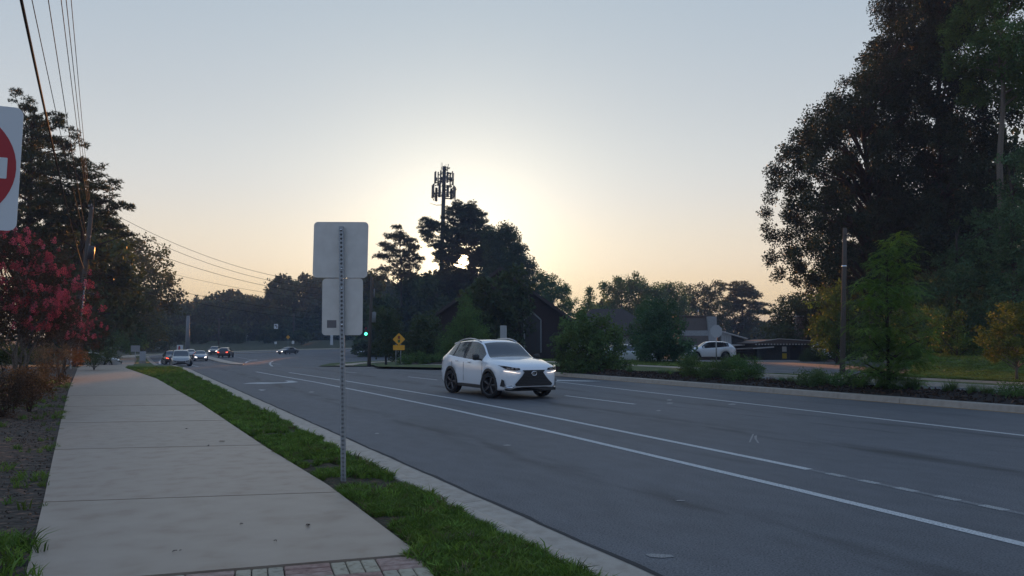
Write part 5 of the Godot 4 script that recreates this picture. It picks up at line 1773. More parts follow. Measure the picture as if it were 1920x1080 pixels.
func build_signs():
	# twin sign backs on a punched post, close to the camera
	var p := land(644, 903, 0.10)
	var o := thing("road_sign", "two grey sign backs, one above the other, on a punched steel post in the verge", "sign", p, 0.0)
	o.rotation.z = 0.022
	o.rotation.y = 0.10
	var k := -p.z / F
	part("post", punched_post(2.83), M.galv, o, Vector3(0, -0.04, 0))
	var top := part("upper_panel", slab(round_rect(0.615, 0.622, 0.045), 0.0035), M.alu, o, Vector3(-0.014, 2.535, -0.032), Vector3(0, -0.16, -0.035))
	part("sheeting", slab(round_rect(0.607, 0.614, 0.042), 0.001), M.sign_white, top, Vector3(0, 0, -0.003))
	var low := part("lower_panel", slab(round_rect(0.455, 0.628, 0.04), 0.0035), M.alu, o, Vector3(0.0, 1.902, -0.040), Vector3(0, -0.16, -0.018))
	part("sheeting", slab(round_rect(0.447, 0.62, 0.037), 0.001), M.sign_white, low, Vector3(0, 0, -0.003))
	part("sticker", slab(round_rect(0.105, 0.085, 0.004), 0.0012), M.sticker, low, Vector3(-0.118, -0.19, 0.0026))
	for y in [2.75, 2.32, 2.10, 1.70]:
		part("bolt", cyl(0.009, 0.009, 0.012, 8), M.chrome, o, Vector3(0, y, 0.026), Vector3(PI / 2, 0, 0))
	# wrong-way sign at the left edge of the view, turned a little away
	var dn := thing("do_not_enter_sign", "square white sign with red disc and white bar, cut by the frame's edge", "sign", Vector3(-3.585, 0.13, -4.95), 0.0)
	dn.rotation.y = 0.34
	dn.rotation.z = -0.02
	part("post", punched_post(3.05), M.galv, dn, Vector3(0, -0.05, -0.045))
	var pn := part("panel", slab(round_rect(0.80, 0.80, 0.05), 0.003), M.sign_white, dn, Vector3(0, 2.60, 0))
	part("disc", slab(disc(0.378, 48), 0.002), M.sign_red, pn, Vector3(0, 0, 0.0022))
	part("bar", slab(round_rect(0.655, 0.135, 0.006), 0.002), M.sign_white, pn, Vector3(0, 0, 0.0045))
	for y in [-0.3, 0.3]:
		part("bolt", cyl(0.008, 0.008, 0.006, 8), M.chrome, pn, Vector3(0, y, 0.003), Vector3(PI / 2, 0, 0))
	# signal-ahead warning on two posts
	var d := 56.0
	o = thing("warning_sign", "yellow diamond with traffic-light symbol above a yellow plaque, on two thin posts", "sign", on((748.5 - 960.0) / F * d, d, 0.12), 0.08)
	for x in [-0.2, 0.13]: part("post", cyl(0.025, 0.025, 1.45, 6), M.galv, o, Vector3(x, 0, -0.03))
	var dm := part("diamond", slab(rot45(round_rect(0.62, 0.62, 0.05)), 0.006), M.sign_yellow, o, Vector3(0, 1.78, 0.03))
	part("signal_symbol", slab(round_rect(0.15, 0.46, 0.04), 0.004), M.sign_black, dm, Vector3(0, 0.0, 0.006))
	for q in [[0.14, M.sign_red], [0.0, M.sign_yellow], [-0.14, mat(0.02, 0.22, 0.08, 0.4)]]:
		part("signal_dot", slab(disc(0.055, 12), 0.003), q[1], dm, Vector3(0, q[0], 0.0105))
	part("plaque", slab(round_rect(0.80, 0.34, 0.03), 0.006), M.sign_yellow, o, Vector3(0, 1.20, 0.03))
	# rectangular sign back behind the white car's roof
	o = thing("grey_sign", "narrow grey sign back rising behind the white car's roof", "sign", on((943.5 - 960) / F * 50.0, 50.0, 0.1), 0.5)
	part("post", cyl(0.03, 0.03, 2.3, 8), M.galv, o)
	part("panel", slab(round_rect(0.46, 0.92, 0.04), 0.004), M.alu_plain, o, Vector3(0, 2.05, 0.035))
	# stop sign seen from behind
	o = thing("stop_sign", "octagonal stop sign seen from its grey back, in front of the parked white car", "sign", on((1342 - 960) / F * 48.0, 48.0, 0.12), 0.2)
	part("post", cyl(0.035, 0.035, 2.45, 8), M.galv, o)
	var oc := part("panel", slab(disc(0.40, 8), 0.004), M.alu_plain, o, Vector3(0, 2.1, 0.04), Vector3(0, 0, PI / 8))
	part("sheeting", slab(disc(0.392, 8), 0.001), M.sign_red, oc, Vector3(0, 0, -0.003))
	# signs by the far bend of the walk
	o = post_sign("grey_sign", "small pale rectangular sign back on a post where the sidewalk bends away", "sign", 256, 668, 84.0, 1.75, 0.3)
	part("panel", slab(round_rect(0.86, 0.66, 0.04), 0.01), M.pale_sign if M.has("pale_sign") else pale(), o, Vector3(0, 1.8, 0.05))
	o = post_sign("utility_box", "pale upright box under the trees beside the far sidewalk", "box", 270, 668, 96.0, 0.0, 0.2)
	part("cabinet", box_mesh(Vector3(0.62, 1.1, 0.4), 0.03), pale(), o, Vector3(0, 0.9, 0))
	part("plinth", box_mesh(Vector3(0.7, 0.36, 0.5), 0.02), M.kerb, o, Vector3(0, 0.18, 0))
	o = post_sign("yard_sign", "white board with a red emblem on the grass behind the queue of cars", "sign", 339, 670, 150.0, 0.0, 0.0)
	part("board", slab(round_rect(1.15, 1.15, 0.03), 0.04), M.sign_white, o, Vector3(0, 1.25, 0))
	part("emblem", slab(PackedVector2Array([Vector2(-0.24, -0.36), Vector2(0.2, -0.36), Vector2(0.24, 0.0), Vector2(0.1, 0.36), Vector2(-0.1, 0.36), Vector2(-0.16, 0.05)]), 0.01), M.sign_red, o, Vector3(-0.12, 1.27, 0.026))
	for x in [-0.5, 0.5]: part("leg", box_mesh(Vector3(0.07, 0.8, 0.07)), M.sign_white, o, Vector3(x, 0.35, -0.06))
	o = post_sign("marker_post", "thin white marker post among the hedges beside the far sidewalk", "post", 136, 680, 44.0, 0.0)
	part("post", cyl(0.045, 0.04, 1.25, 8), M.sign_white, o)
	part("cap", cyl(0.05, 0.03, 0.05, 8), M.grey_pole, o, Vector3(0, 1.25, 0))
	# small signs across the bend
	o = post_sign("turn_sign", "small white sign with black turn arrow hung over the far bend", "sign", 518, 612, 190.0, 0.0)
	var wp := part("panel", slab(round_rect(0.95, 1.15, 0.05), 0.02), M.sign_white, o, Vector3(0, at(518, 612, 190.0).y - o.position.y, 0))
	part("arrow", slab(PackedVector2Array([Vector2(0.12, -0.4), Vector2(0.28, -0.4), Vector2(0.28, 0.1), Vector2(0.15, 0.25), Vector2(-0.1, 0.25), Vector2(-0.1, 0.42), Vector2(-0.36, 0.18), Vector2(-0.1, -0.06), Vector2(-0.1, 0.1), Vector2(0.06, 0.1), Vector2(0.12, 0.02)]), 0.01), M.sign_black, wp, Vector3(0, 0, 0.016))
	part("hanger", cyl(0.03, 0.03, 1.8, 6), M.dark_metal, o, wp.position + Vector3(0, 0.5, -0.05))
	o = post_sign("warning_sign", "tiny yellow diamond sign on the far lawn's edge", "sign", 541, 650, 200.0, 2.6)
	part("diamond", slab(rot45(round_rect(0.76, 0.76, 0.05)), 0.02), M.sign_yellow, o, Vector3(0, 2.7, 0.06))
	o = post_sign("white_sign", "tiny white sign on a post right of the far yellow diamond", "sign", 550.5, 652, 198.0, 1.6)
	part("panel", slab(round_rect(0.62, 0.78, 0.05), 0.02), M.sign_white, o, Vector3(0, 1.5, 0.06))
	o = post_sign("white_sign", "tiny white sign left of the far yellow diamond", "sign", 518, 650, 202.0, 1.3)
	part("panel", slab(round_rect(0.6, 0.6, 0.05), 0.02), M.sign_white, o, Vector3(0, 1.2, 0.06))
	o = post_sign("white_sign", "tiny pale sign between two young trees of the far lawn", "sign", 463, 650, 222.0, 3.0)
	part("panel", slab(round_rect(0.6, 0.8, 0.05), 0.02), pale(), o, Vector3(0, 2.6, 0.06))
	# green signal on a mast beyond the corner
	o = thing("traffic_signal", "traffic signal showing green, hung low against the dark trees beyond the twin signs", "traffic light", on((686.5 - 960) / F * 105.0, 105.0, 0.1), 0.0)
	var gy: float = at(686.5, 626, 105.0).y - o.position.y
	part("mast", cyl(0.08, 0.06, gy + 1.3, 8), M.dark_metal, o, Vector3(0.35, 0, -0.2))
	part("housing", box_mesh(Vector3(0.36, 1.05, 0.22), 0.03), M.black, o, Vector3(0, gy + 0.36, -0.13))
	part("bracket", box_mesh(Vector3(0.4, 0.06, 0.06)), M.dark_metal, o, Vector3(0.18, gy + 0.6, -0.2))
	for q in [[0.72, M.lamp_off], [0.36, mat(0.2, 0.1, 0.02, 0.2)], [0.0, M.lamp_green]]:
		part("signal_lamp", slab(disc(0.21 if q[0] == 0.0 else 0.13, 16), 0.03), q[1], o, Vector3(0, gy + q[0], 0.0))
	part("white_post_sign", slab(round_rect(0.5, 2.2, 0.03), 0.05), M.sign_white, thing("sign_board", "upright white board below the twin sign panels, across the bend", "sign", on((622.5 - 960) / F * 150.0, 150.0, 0.4), 0.0), Vector3(0, 2.6, 0))

func pale():
	if not M.has("pale_sign"): M.pale_sign = mat(0.38, 0.38, 0.40, 0.6)
	return M.pale_sign

func rot45(p: PackedVector2Array) -> PackedVector2Array:
	var q := PackedVector2Array()
	for v in p: q.append(v.rotated(PI / 4))
	return q

# ------------------------------------------------------------------ poles and wires
func pole(called: String, label: String, u: float, dist: float, h: float, r: float, material, lean := 0.0) -> Node3D:
	var o := thing(called, label, "pole", on((u - 960.0) / F * dist, dist, -0.05), 0.0)
	o.rotation.z = lean
	part("shaft", cyl(r, r * 0.72, h, 12), material, o)
	return o

func wire(label: String, pts: Array, r: float, group := ""):
	var st := begin()
	st.set_smooth_group(0)
	var rad := []
	for p in pts: rad.append(r)
	var o := Vector3(pts[0].x, pts[0].y, pts[0].z)
	var rel := []
	for p in pts: rel.append(p - o)
	tube(st, rel, rad, 5)
	var w := part("power_line", done(st), M.wire, self)
	w.position = o
	tag(w, label, "cable", group)

func span(a: Vector3, b: Vector3, sag: float, n := 24) -> Array:
	var out := []
	for k in n + 1:
		var q := float(k) / n
		out.append(a.lerp(b, q) + Vector3(0, -4.0 * sag * q * (1.0 - q), 0))
	return out

func build_poles():
	# leaning wooden pole on the left
	var D := 48.0
	var a := pole("utility_pole", "leaning wooden utility pole beside the pines, carrying all the wires", 144, D, 9.9, 0.17, M.wood_pole, -0.068)
	part("transformer", lathe([[0.0, 0.0], [0.2, 0.0], [0.2, 0.75], [0.14, 0.82], [0.0, 0.82]], 14), M.dark_metal, a, Vector3(0.30, 6.6, 0.12))
	part("cross_arm", box_mesh(Vector3(1.1, 0.1, 0.09), 0.01), M.wood_pole, a, Vector3(0.35, 5.05, 0.16))
	part("lamp_arm", box_mesh(Vector3(0.9, 0.09, 0.16), 0.02), M.dark_metal, a, Vector3(0.72, 4.55, 0.1), Vector3(0, 0, -0.18))
	for q in [[0.16, 9.6], [-0.1, 9.75], [0.05, 9.82], [0.18, 7.4], [0.18, 7.9]]:
		part("insulator", cyl(0.04, 0.03, 0.14, 8), M.grey_pole, a, Vector3(q[0], q[1], 0.15))
	part("riser_pipe", cyl(0.04, 0.04, 5.0, 8), M.galv, a, Vector3(0.15, 0.2, 0.13))
	var runs := [
		["thick black cable slanting down to the leaning pole, nearest of the overhead lines", 52.0, 10.5, 158.0, 505.0, 0.020, 0.55],
		["thin overhead wire second from the thick cable's left side", 67.0, 15.0, 161.0, 452.0, 0.009, 0.35],
		["thin overhead wire midway between thick cable and the top trio", 95.0, 16.5, 163.0, 448.0, 0.010, 0.3],
		["overhead wire, left one of the close trio running to the pole top", 118.0, 19.5, 164.0, 384.0, 0.011, 0.3],
		["overhead wire, middle one of the close trio running to the pole top", 127.0, 19.8, 166.0, 378.0, 0.011, 0.3],
		["overhead wire, right one of the close trio running to the pole top", 136.0, 20.1, 168.0, 374.0, 0.010, 0.3],
	]
	for q in runs:
		var e := at(q[3], q[4], D - 0.2)
		var m := at(q[1], 0.0, q[2])
		var b: Vector3 = e + (m - e) * ((D - 1.0) / (D - q[2]))
		wire(q[0], span(e, b, q[6], 40), q[5], "overhead lines from the leaning pole towards the camera")
	# wooden pole beyond the corner
	var B := 64.0
	var b2 := pole("utility_pole", "dark wooden pole just right of the twin sign backs, with small transformer", 693, B, 7.2, 0.15, M.wood_pole, -0.02)
	part("transformer", lathe([[0.0, 0.0], [0.17, 0.0], [0.17, 0.8], [0.0, 0.85]], 12), M.grey_pole, b2, Vector3(0.27, 3.6, 0.05))
	part("insulator", cyl(0.06, 0.05, 0.7, 8), M.grey_pole, b2, Vector3(0.24, 5.6, 0.05))
	part("cross_arm", box_mesh(Vector3(0.7, 0.09, 0.09), 0.01), M.wood_pole, b2, Vector3(0.1, 6.3, 0.0))
	for q in [["highest wire from the leaning pole across the sky to the right", 165, 374, 696, 530, 0.013, 0.75, 1.6], ["second wire from the leaning pole across the sky to the right", 166, 392, 696, 541, 0.013, 0.75, 1.5], ["third wire down across the sky from the leaning pole", 165, 425, 696, 556, 0.014, 0.75, 1.1], ["lowest faint wire across the far tree tops", 165, 470, 696, 566, 0.009, 0.75, 0.7], ["wire crossing in front of the far wood", 165, 505, 696, 592, 0.013, 0.75, 0.6], ["lower wire crossing in front of the far wood", 165, 520, 696, 600, 0.012, 0.75, 0.7]]:
		wire(q[0], span(at(q[1], q[2], D), at(q[3], q[4], B), q[7], 30), q[5], "lines from the leaning pole across to the corner pole")
	# poles farther along
	var c := pole("utility_pole", "thick grey pole standing behind the queue of cars", 353, 150.0, 7.4, 0.42, M.grey_pole)
	part("cap", cyl(0.36, 0.3, 0.15, 12), M.dark_metal, c, Vector3(0, 7.4, 0))
	c = pole("utility_pole", "thin dark pole rising behind the two cars at the island's tip", 411, 205.0, 7.5, 0.20, M.wood_pole)
	part("cross_arm", box_mesh(Vector3(1.6, 0.12, 0.12)), M.wood_pole, c, Vector3(0, 7.2, 0))
	c = pole("utility_pole", "faint pole against the far wood behind the lone distant car", 551, 215.0, 8.5, 0.2, M.wood_pole)
	part("cross_arm", box_mesh(Vector3(1.6, 0.12, 0.12)), M.wood_pole, c, Vector3(0, 8.2, 0))
	# grey pole on the right
	c = pole("roadside_pole", "weathered grey pole on the far side, left of the feathery tree", 1576, 36.5, 6.85, 0.125, M.wood_pole, -0.045)
	part("guy_wire", cyl(0.008, 0.008, 6.2, 5), M.wire, c, Vector3(0.35, 0.1, 0.0), Vector3(0, 0, 0.045))
	part("band", cyl(0.115, 0.115, 0.07, 12), M.chrome, c, Vector3(0, 5.05, 0))
	part("line_bracket", box_mesh(Vector3(0.28, 0.06, 0.06)), M.dark_metal, c, Vector3(0.1, 6.5, 0.08))
	wire("thin wire running from the grey pole in front of the great trees", span(at(1588, 432, 36.4), at(1990, 440, 34.0), 0.25, 14), 0.008)
	tower()

# antenna tower dressed with a few limbs like a pine
func tower():
	var D := 170.0
	var o := thing("antenna_tower", "tall dark antenna mast crowned with two rings of panel antennas, left of the sun", "tower", on((824.0 - 960) / F * D, D, -0.1), 0.0)
	o.rotation.z = -0.022
	var h: float = at(831, 312, D).y - o.position.y
	part("mast", cyl(0.62, 0.38, h, 12), M.dark_metal, o)
	var r := RandomNumberGenerator.new()
	r.seed = 91
	var px := D / F
	for ring in [[at(831, 334, D).y - o.position.y, 2.05, 9, 2.6, 0.28], [at(829, 361, D).y - o.position.y, 2.50, 9, 2.8, 0.6]]:
		var fr := part("antenna_platform", lathe([[ring[1] * 0.95, -0.06], [ring[1], -0.06], [ring[1], 0.06], [ring[1] * 0.95, 0.06], [ring[1] * 0.95, -0.06]], 12, false), M.dark_metal, o, Vector3(0, ring[0] - 0.4, 0))
		for k in 6:
			part("strut", box_mesh(Vector3(ring[1], 0.07, 0.07)), M.dark_metal, fr, Vector3(cos(k * TAU / 6) * ring[1] / 2, 0, -sin(k * TAU / 6) * ring[1] / 2), Vector3(0, k * TAU / 6, 0))
		for k in ring[2]:
			var a: float = TAU * k / ring[2] + 0.25
			var hh: float = ring[3] * r.randf_range(0.8, 1.15)
			var an := part("panel_antenna", box_mesh(Vector3(0.16, snappedf(hh, 0.2), snappedf(ring[4] * r.randf_range(0.8, 1.3), 0.05)), 0.02), M.dark_metal, o, Vector3(cos(a) * ring[1], ring[0] + r.randf_range(-0.2, 0.2), -sin(a) * ring[1]), Vector3(0, a, 0))
			if k % 2 == 0: part("radio_box", box_mesh(Vector3(0.3, 0.6, 0.35), 0.02), M.dark_metal, an, Vector3(-0.35, -0.2, 0))
	for k in 9:
		var a: float = TAU * k / 9.0
		part("whip_antenna", cyl(0.05, 0.03, r.randf_range(0.8, 1.8), 5), M.dark_metal, o, Vector3(cos(a) * 0.7, h - 0.9, sin(a) * 0.7), Vector3(r.randfn(0, 0.12), 0, r.randfn(0, 0.12)))
	for q in [[823, 384, -0.55, 2.9], [826, 372, 0.25, 2.6], [829, 366, -0.2, 1.9], [830, 371, 0.05, 2.4]]:
		var y: float = at(q[0], q[1], D).y - o.position.y
		var st := begin()
		st.set_smooth_group(0)
		var sg: float = -1.0 if q[2] < 0 else 1.0
		tube(st, [Vector3(0, y, 0), Vector3(sg * q[3] * 0.5, y - 0.15, 0.3), Vector3(sg * q[3], y + absf(q[2]) * 0.4, 0.5)], [0.10, 0.07, 0.03], 5)
		part("limb", done(st), M.bark, o)
	var lb := []
	for q in [[826, 330, 5], [836, 330, 6], [831, 318, 5], [838, 340, 5], [824, 340, 5], [813, 362, 5], [846, 360, 6], [830, 356, 6], [818, 350, 4], [842, 352, 4], [829, 368, 5], [847, 371, 3], [812, 371, 3]]:
		lb.append([Vector3((q[0] - 829.5) * px, at(q[0], q[1], D).y - o.position.y, r.randfn(0, 0.7)), Vector3(q[2], q[2], q[2]) * px * 1.3])
	foliage("false_foliage", "pine", M.leaf_pine, lb, 1.0, 1.3, o, 92)

# ------------------------------------------------------------------ cars
# A body is lofted from cross-sections along its length: x forwards, y up, z to the side. All tables are [x, value].
const SUV := {
	"top": [[-2.33, 0.72], [-2.30, 0.98], [-2.22, 1.08], [-1.72, 1.50], [-1.50, 1.585], [-1.0, 1.635], [-0.4, 1.65], [0.1, 1.625], [0.36, 1.565], [1.06, 1.14], [1.5, 1.085], [1.9, 1.02], [2.15, 0.955], [2.26, 0.89], [2.315, 0.80]],
	"belt": [[-2.33, 0.68], [-2.28, 0.94], [-2.1, 1.10], [-1.6, 1.17], [-0.8, 1.11], [0.3, 1.045], [1.06, 1.02], [1.5, 0.99], [1.9, 0.935], [2.15, 0.87], [2.26, 0.81], [2.315, 0.74]],
	"wide": [[-2.33, 0.60], [-2.28, 0.76], [-2.1, 0.86], [-1.8, 0.905], [-1.3, 0.925], [-0.5, 0.895], [0.5, 0.895], [1.36, 0.925], [1.75, 0.905], [2.0, 0.85], [2.15, 0.78], [2.25, 0.70], [2.30, 0.60], [2.315, 0.50]],
	"roofw": [[-2.33, 0.50], [-2.2, 0.66], [-1.72, 0.58], [-1.0, 0.60], [0.0, 0.61], [0.36, 0.60], [1.06, 0.72], [1.5, 0.74], [2.0, 0.66], [2.25, 0.54], [2.315, 0.42]],
	"bottom": [[-2.33, 0.50], [-2.2, 0.36], [-1.8, 0.30], [-0.6, 0.27], [0.8, 0.27], [1.9, 0.24], [2.2, 0.27], [2.315, 0.33]],
	"cowl": 1.06, "head": 0.36, "tail": -1.72, "deck": -2.22, "axle": [1.36, -1.30], "wheel": 0.355, "arch": 0.42, "len": 2.33,
	"windows": [[-1.62, -1.22], [-1.14, -0.42], [-0.34, 0.80]],
}
const SEDAN := {
	"top": [[-2.38, 0.70], [-2.34, 0.92], [-2.2, 1.0], [-1.75, 1.03], [-1.05, 1.36], [-0.5, 1.435], [0.0, 1.44], [0.3, 1.40], [1.15, 0.98], [1.6, 0.92], [2.1, 0.82], [2.32, 0.68], [2.38, 0.58]],
	"belt": [[-2.38, 0.66], [-2.34, 0.88], [-2.1, 0.96], [-1.5, 0.97], [0.0, 0.92], [1.15, 0.89], [1.7, 0.83], [2.1, 0.76], [2.32, 0.63], [2.38, 0.54]],
	"wide": [[-2.38, 0.62], [-2.3, 0.78], [-2.0, 0.87], [-1.3, 0.90], [0.0, 0.88], [1.35, 0.90], [1.8, 0.87], [2.15, 0.78], [2.32, 0.66], [2.38, 0.52]],
	"roofw": [[-2.38, 0.55], [-2.1, 0.70], [-1.7, 0.68], [-1.0, 0.56], [0.0, 0.57], [0.3, 0.57], [1.15, 0.68], [1.7, 0.70], [2.2, 0.58], [2.38, 0.44]],
	"bottom": [[-2.38, 0.42], [-2.2, 0.28], [-1.0, 0.22], [1.0, 0.22], [2.1, 0.22], [2.38, 0.28]],
	"cowl": 1.15, "head": 0.3, "tail": -1.05, "deck": -1.75, "axle": [1.38, -1.36], "wheel": 0.33, "arch": 0.38, "len": 2.38,
	"windows": [[-1.1, -0.42], [-0.34, 0.85]],
}
const VAN := {
	"top": [[-2.52, 0.75], [-2.5, 1.05], [-2.35, 1.5], [-2.1, 1.72], [-1.0, 1.77], [0.2, 1.75], [0.6, 1.68], [1.6, 1.08], [2.0, 0.98], [2.3, 0.85], [2.45, 0.72], [2.5, 0.62]],
	"belt": [[-2.52, 0.72], [-2.48, 0.95], [-2.2, 1.03], [0.0, 1.0], [1.6, 0.95], [2.0, 0.88], [2.3, 0.77], [2.45, 0.66], [2.5, 0.58]],
	"wide": [[-2.52, 0.80], [-2.45, 0.90], [-2.0, 0.96], [0.0, 0.97], [1.5, 0.97], [1.95, 0.93], [2.25, 0.83], [2.42, 0.70], [2.5, 0.55]],
	"roofw": [[-2.52, 0.74], [-2.2, 0.72], [0.0, 0.72], [0.6, 0.70], [1.6, 0.80], [2.1, 0.74], [2.4, 0.56], [2.5, 0.46]],
	"bottom": [[-2.52, 0.45], [-2.3, 0.30], [-1.0, 0.23], [1.4, 0.23], [2.3, 0.25], [2.5, 0.32]],
	"cowl": 1.6, "head": 0.6, "tail": -2.1, "deck": -2.35, "axle": [1.55, -1.45], "wheel": 0.35, "arch": 0.41, "len": 2.52,
	"windows": [[-2.05, -1.2], [-1.1, -0.15], [-0.05, 1.2]],
}

func body(parent: Node3D, S: Dictionary, paint: Material, side_glass: Material, screen: Material, step := 0.045):
	var xs := []
	var x: float = -S.len
	var front: float = S.top[-1][0]
	while x < front - 0.001:
		xs.append(x)
		var f := minf(absf(x - front), absf(x + S.len))
		x += step if f > 0.3 else step * 0.45
	xs.append(front)
	for w in S.windows:                      # stations exactly at the window edges
		for e in w:
			if not xs.has(e): xs.append(e)
	for e in [S.cowl, S.head, S.tail, S.deck]:
		if not xs.has(e): xs.append(e)
	xs.sort()
	var sec := []
	for q in xs:
		var top := hermite(S.top, q)
		var belt := hermite(S.belt, q)
		var wide := hermite(S.wide, q)
		var rw := hermite(S.roofw, q)
		var low := hermite(S.bottom, q)
		var arch := -1.0
		for a in S.axle:
			var d: float = absf(q - a)
			if d < S.arch: arch = maxf(arch, S.wheel + sqrt(S.arch * S.arch - d * d) * 0.98)
		low = maxf(low, arch)
		belt = minf(belt, top - 0.012)
		var ym := maxf(0.62, low + 0.03)
		var cab := clampf((top - belt) / 0.45, 0.0, 1.0)
		var sh := wide - lerpf(0.055, 0.045, cab)
		var re := top - lerpf(0.03, 0.055, cab)
		re = maxf(re, belt + 0.006)
		rw = minf(rw, sh - 0.04)
		var p := []
		p.append(Vector3(q, low + 0.01, wide - 0.14))
		p.append(Vector3(q, low, wide - 0.045))
		p.append(Vector3(q, minf(low + 0.05, ym - 0.01), wide - 0.025))
		p.append(Vector3(q, ym, wide))
		p.append(Vector3(q, maxf((ym + belt) * 0.5, ym + 0.01), wide - 0.005))
		p.append(Vector3(q, maxf(belt - 0.03, ym + 0.02), sh + 0.018))
		p.append(Vector3(q, maxf(belt, ym + 0.03), sh - 0.01))
		p.append(Vector3(q, re - 0.012, rw + 0.02))
		p.append(Vector3(q, re + 0.012, rw - 0.03))
		p.append(Vector3(q, lerpf(re, top, 0.75), rw * 0.62))
		p.append(Vector3(q, top, rw * 0.25))
		p.append(Vector3(q, top, 0.0))
		sec.append(p)
	var st := begin()
	st.set_smooth_group(0)
	var panes := {}
	var pane := func(key):
		if not panes.has(key):
			panes[key] = begin()
			panes[key].set_smooth_group(0)
		return panes[key]
	for i in xs.size() - 1:
		var xm: float = (xs[i] + xs[i + 1]) / 2.0
		for k in 11:
			for sg in [1.0, -1.0]:
				var dst := st
				if k == 6:
					for w in S.windows.size():
						if xm > S.windows[w][0] and xm < S.windows[w][1] and sec[i][7].y - sec[i][6].y > 0.05:
							dst = pane.call("side_window%d%s" % [w, sg])
					if dst == st and xm > S.windows[0][0] and xm < S.windows[-1][1] and sec[i][7].y - sec[i][6].y > 0.05:
						dst = pane.call("door_pillar%s" % sg)
				if k >= 8 and xm < S.cowl and xm > S.head: dst = pane.call("windscreen")
				if k >= 8 and xm < S.tail and xm > S.deck: dst = pane.call("rear_window")
				var f := Vector3(1, 1, sg)
				var a: Vector3 = sec[i][k] * f
				var b: Vector3 = sec[i + 1][k] * f
				var c: Vector3 = sec[i + 1][k + 1] * f
				var d: Vector3 = sec[i][k + 1] * f
				if sg > 0: quad(dst, a, d, c, b)
				else: quad(dst, a, b, c, d)
	for e in [0, xs.size() - 1]:               # close both ends
		var poly := []
		for k in 12: poly.append(sec[e][k])
		for k in 11: poly.append(sec[e][10 - k] * Vector3(1, 1, -1))
		var c := Vector3(xs[e] + (0.012 if e else -0.012), 0.62, 0)
		for k in poly.size():
			var a: Vector3 = poly[k]
			var b: Vector3 = poly[(k + 1) % poly.size()]
			if e: tri(st, c, a, b)
			else: tri(st, c, b, a)
	part("body", done(st), paint, parent)
	for key in panes:
		var called: String = "side_window" if key.begins_with("side") else ("door_pillar" if key.begins_with("door") else key)
		part(called, done(panes[key]), M.plastic if called == "door_pillar" else (screen if called == "windscreen" else side_glass), parent)
	# floor, so that no light comes up through the cabin
	part("underbody", box_mesh(Vector3(S.len * 1.7, 0.10, 1.36)), M.under, parent, Vector3(0, hermite(S.bottom, 0.0) + 0.06, 0))
	for a in S.axle:
		part("wheel_well", box_mesh(Vector3(S.arch * 2.0, 0.5, 1.30)), M.under, parent, Vector3(a, 0.52, 0))

var wheel_cache := {}

func wheel(parent: Node3D, r: float, x: float, z: float, detail: bool):
	var w := Node3D.new()
	w.name = "wheel"
	parent.add_child(w, true)
	w.position = Vector3(x, r, z)
	var sg := signf(z)
	w.rotation = Vector3(PI / 2 * sg, rng.randf() * 0.9, 0)
	var key := "%s" % r
	if not wheel_cache.has(key):
		var q := r * 0.70
		wheel_cache[key] = [lathe([[q, -0.10], [r * 0.93, -0.11], [r * 0.985, -0.085], [r, -0.05], [r, 0.05], [r * 0.985, 0.085], [r * 0.93, 0.11], [q, 0.10]], 32), lathe([[q, -0.09], [q * 0.97, 0.05], [q * 0.99, 0.098], [q * 1.03, 0.108], [q * 1.03, 0.09]], 32), lathe([[0.001, -0.02], [q * 0.96, -0.02]], 24)]
	part("tyre", wheel_cache[key][0], M.tyre, w)
	part("rim", wheel_cache[key][1], M.rim_alloy if detail else M.rim, w)
	part("brake_disc", wheel_cache[key][2], M.rim_dark, w)
	var q := r * 0.68
	for k in 5:
		var b := Basis(Vector3.UP, TAU * k / 5)
		if detail:
			for e in [-0.11, 0.11]:
				var m := part("spoke", box_mesh(Vector3(snappedf(q * 0.9, 0.01), 0.035, 0.04), 0.008), M.rim_alloy if e > 0 else M.rim_dark, w)
				m.transform = Transform3D(b * Basis(Vector3.UP, e), b * Basis(Vector3.UP, e) * Vector3(q * 0.52, 0.070, 0))
		else:
			var m := part("spoke", box_mesh(Vector3(snappedf(q * 0.9, 0.01), 0.03, 0.075)), M.rim, w)
			m.transform = Transform3D(b, b * Vector3(q * 0.52, 0.070, 0))
	part("hub", cyl(q * 0.17, q * 0.14, 0.035, 12), M.rim_dark, w, Vector3(0, 0.06, 0))

# a flat outline on the nose or tail, bent to follow the body's corner; poly is [z, y]
func conform(S: Dictionary, poly: Array, proud: float, front := true, both := false) -> ArrayMesh:
	var st := begin()
	st.set_smooth_group(-1)
	var wide: Array = S.wide
	var face := func(z: float, y: float):
		# where the body is as wide as |z|
		var lo: float = 1.2 if front else -1.2
		var hi: float = S.top[-1][0] if front else -S.len
		if absf(z) <= hermite(wide, hi): return Vector3(hi + (proud if front else -proud), y, z)
		for i in 22:
			var m := (lo + hi) / 2
			if hermite(wide, m) > absf(z): lo = m
			else: hi = m
		return Vector3(lo + (proud if front else -proud), y, z + signf(z) * proud * 0.6)
	var p := PackedVector2Array()
	for i in poly.size():                    # more points along long edges
		var a := Vector2(poly[i][0], poly[i][1])
		var b := Vector2(poly[(i + 1) % poly.size()][0], poly[(i + 1) % poly.size()][1])
		var n := maxi(1, int(a.distance_to(b) / 0.05))
		for k in n: p.append(a.lerp(b, float(k) / n))
	for mirror in ([1.0, -1.0] if both else [1.0]):
		var idx := Geometry2D.triangulate_polygon(p)
		for k in range(0, idx.size(), 3):
			var t := []
			for m in 3: t.append(face.call(p[idx[k + m]].x * mirror, p[idx[k + m]].y))
			var n: Vector3 = (t[1] - t[0]).cross(t[2] - t[0])
			if (n.x > 0) == front: tri(st, t[0], t[2], t[1])
			else: tri(st, t[0], t[1], t[2])
	return done(st)

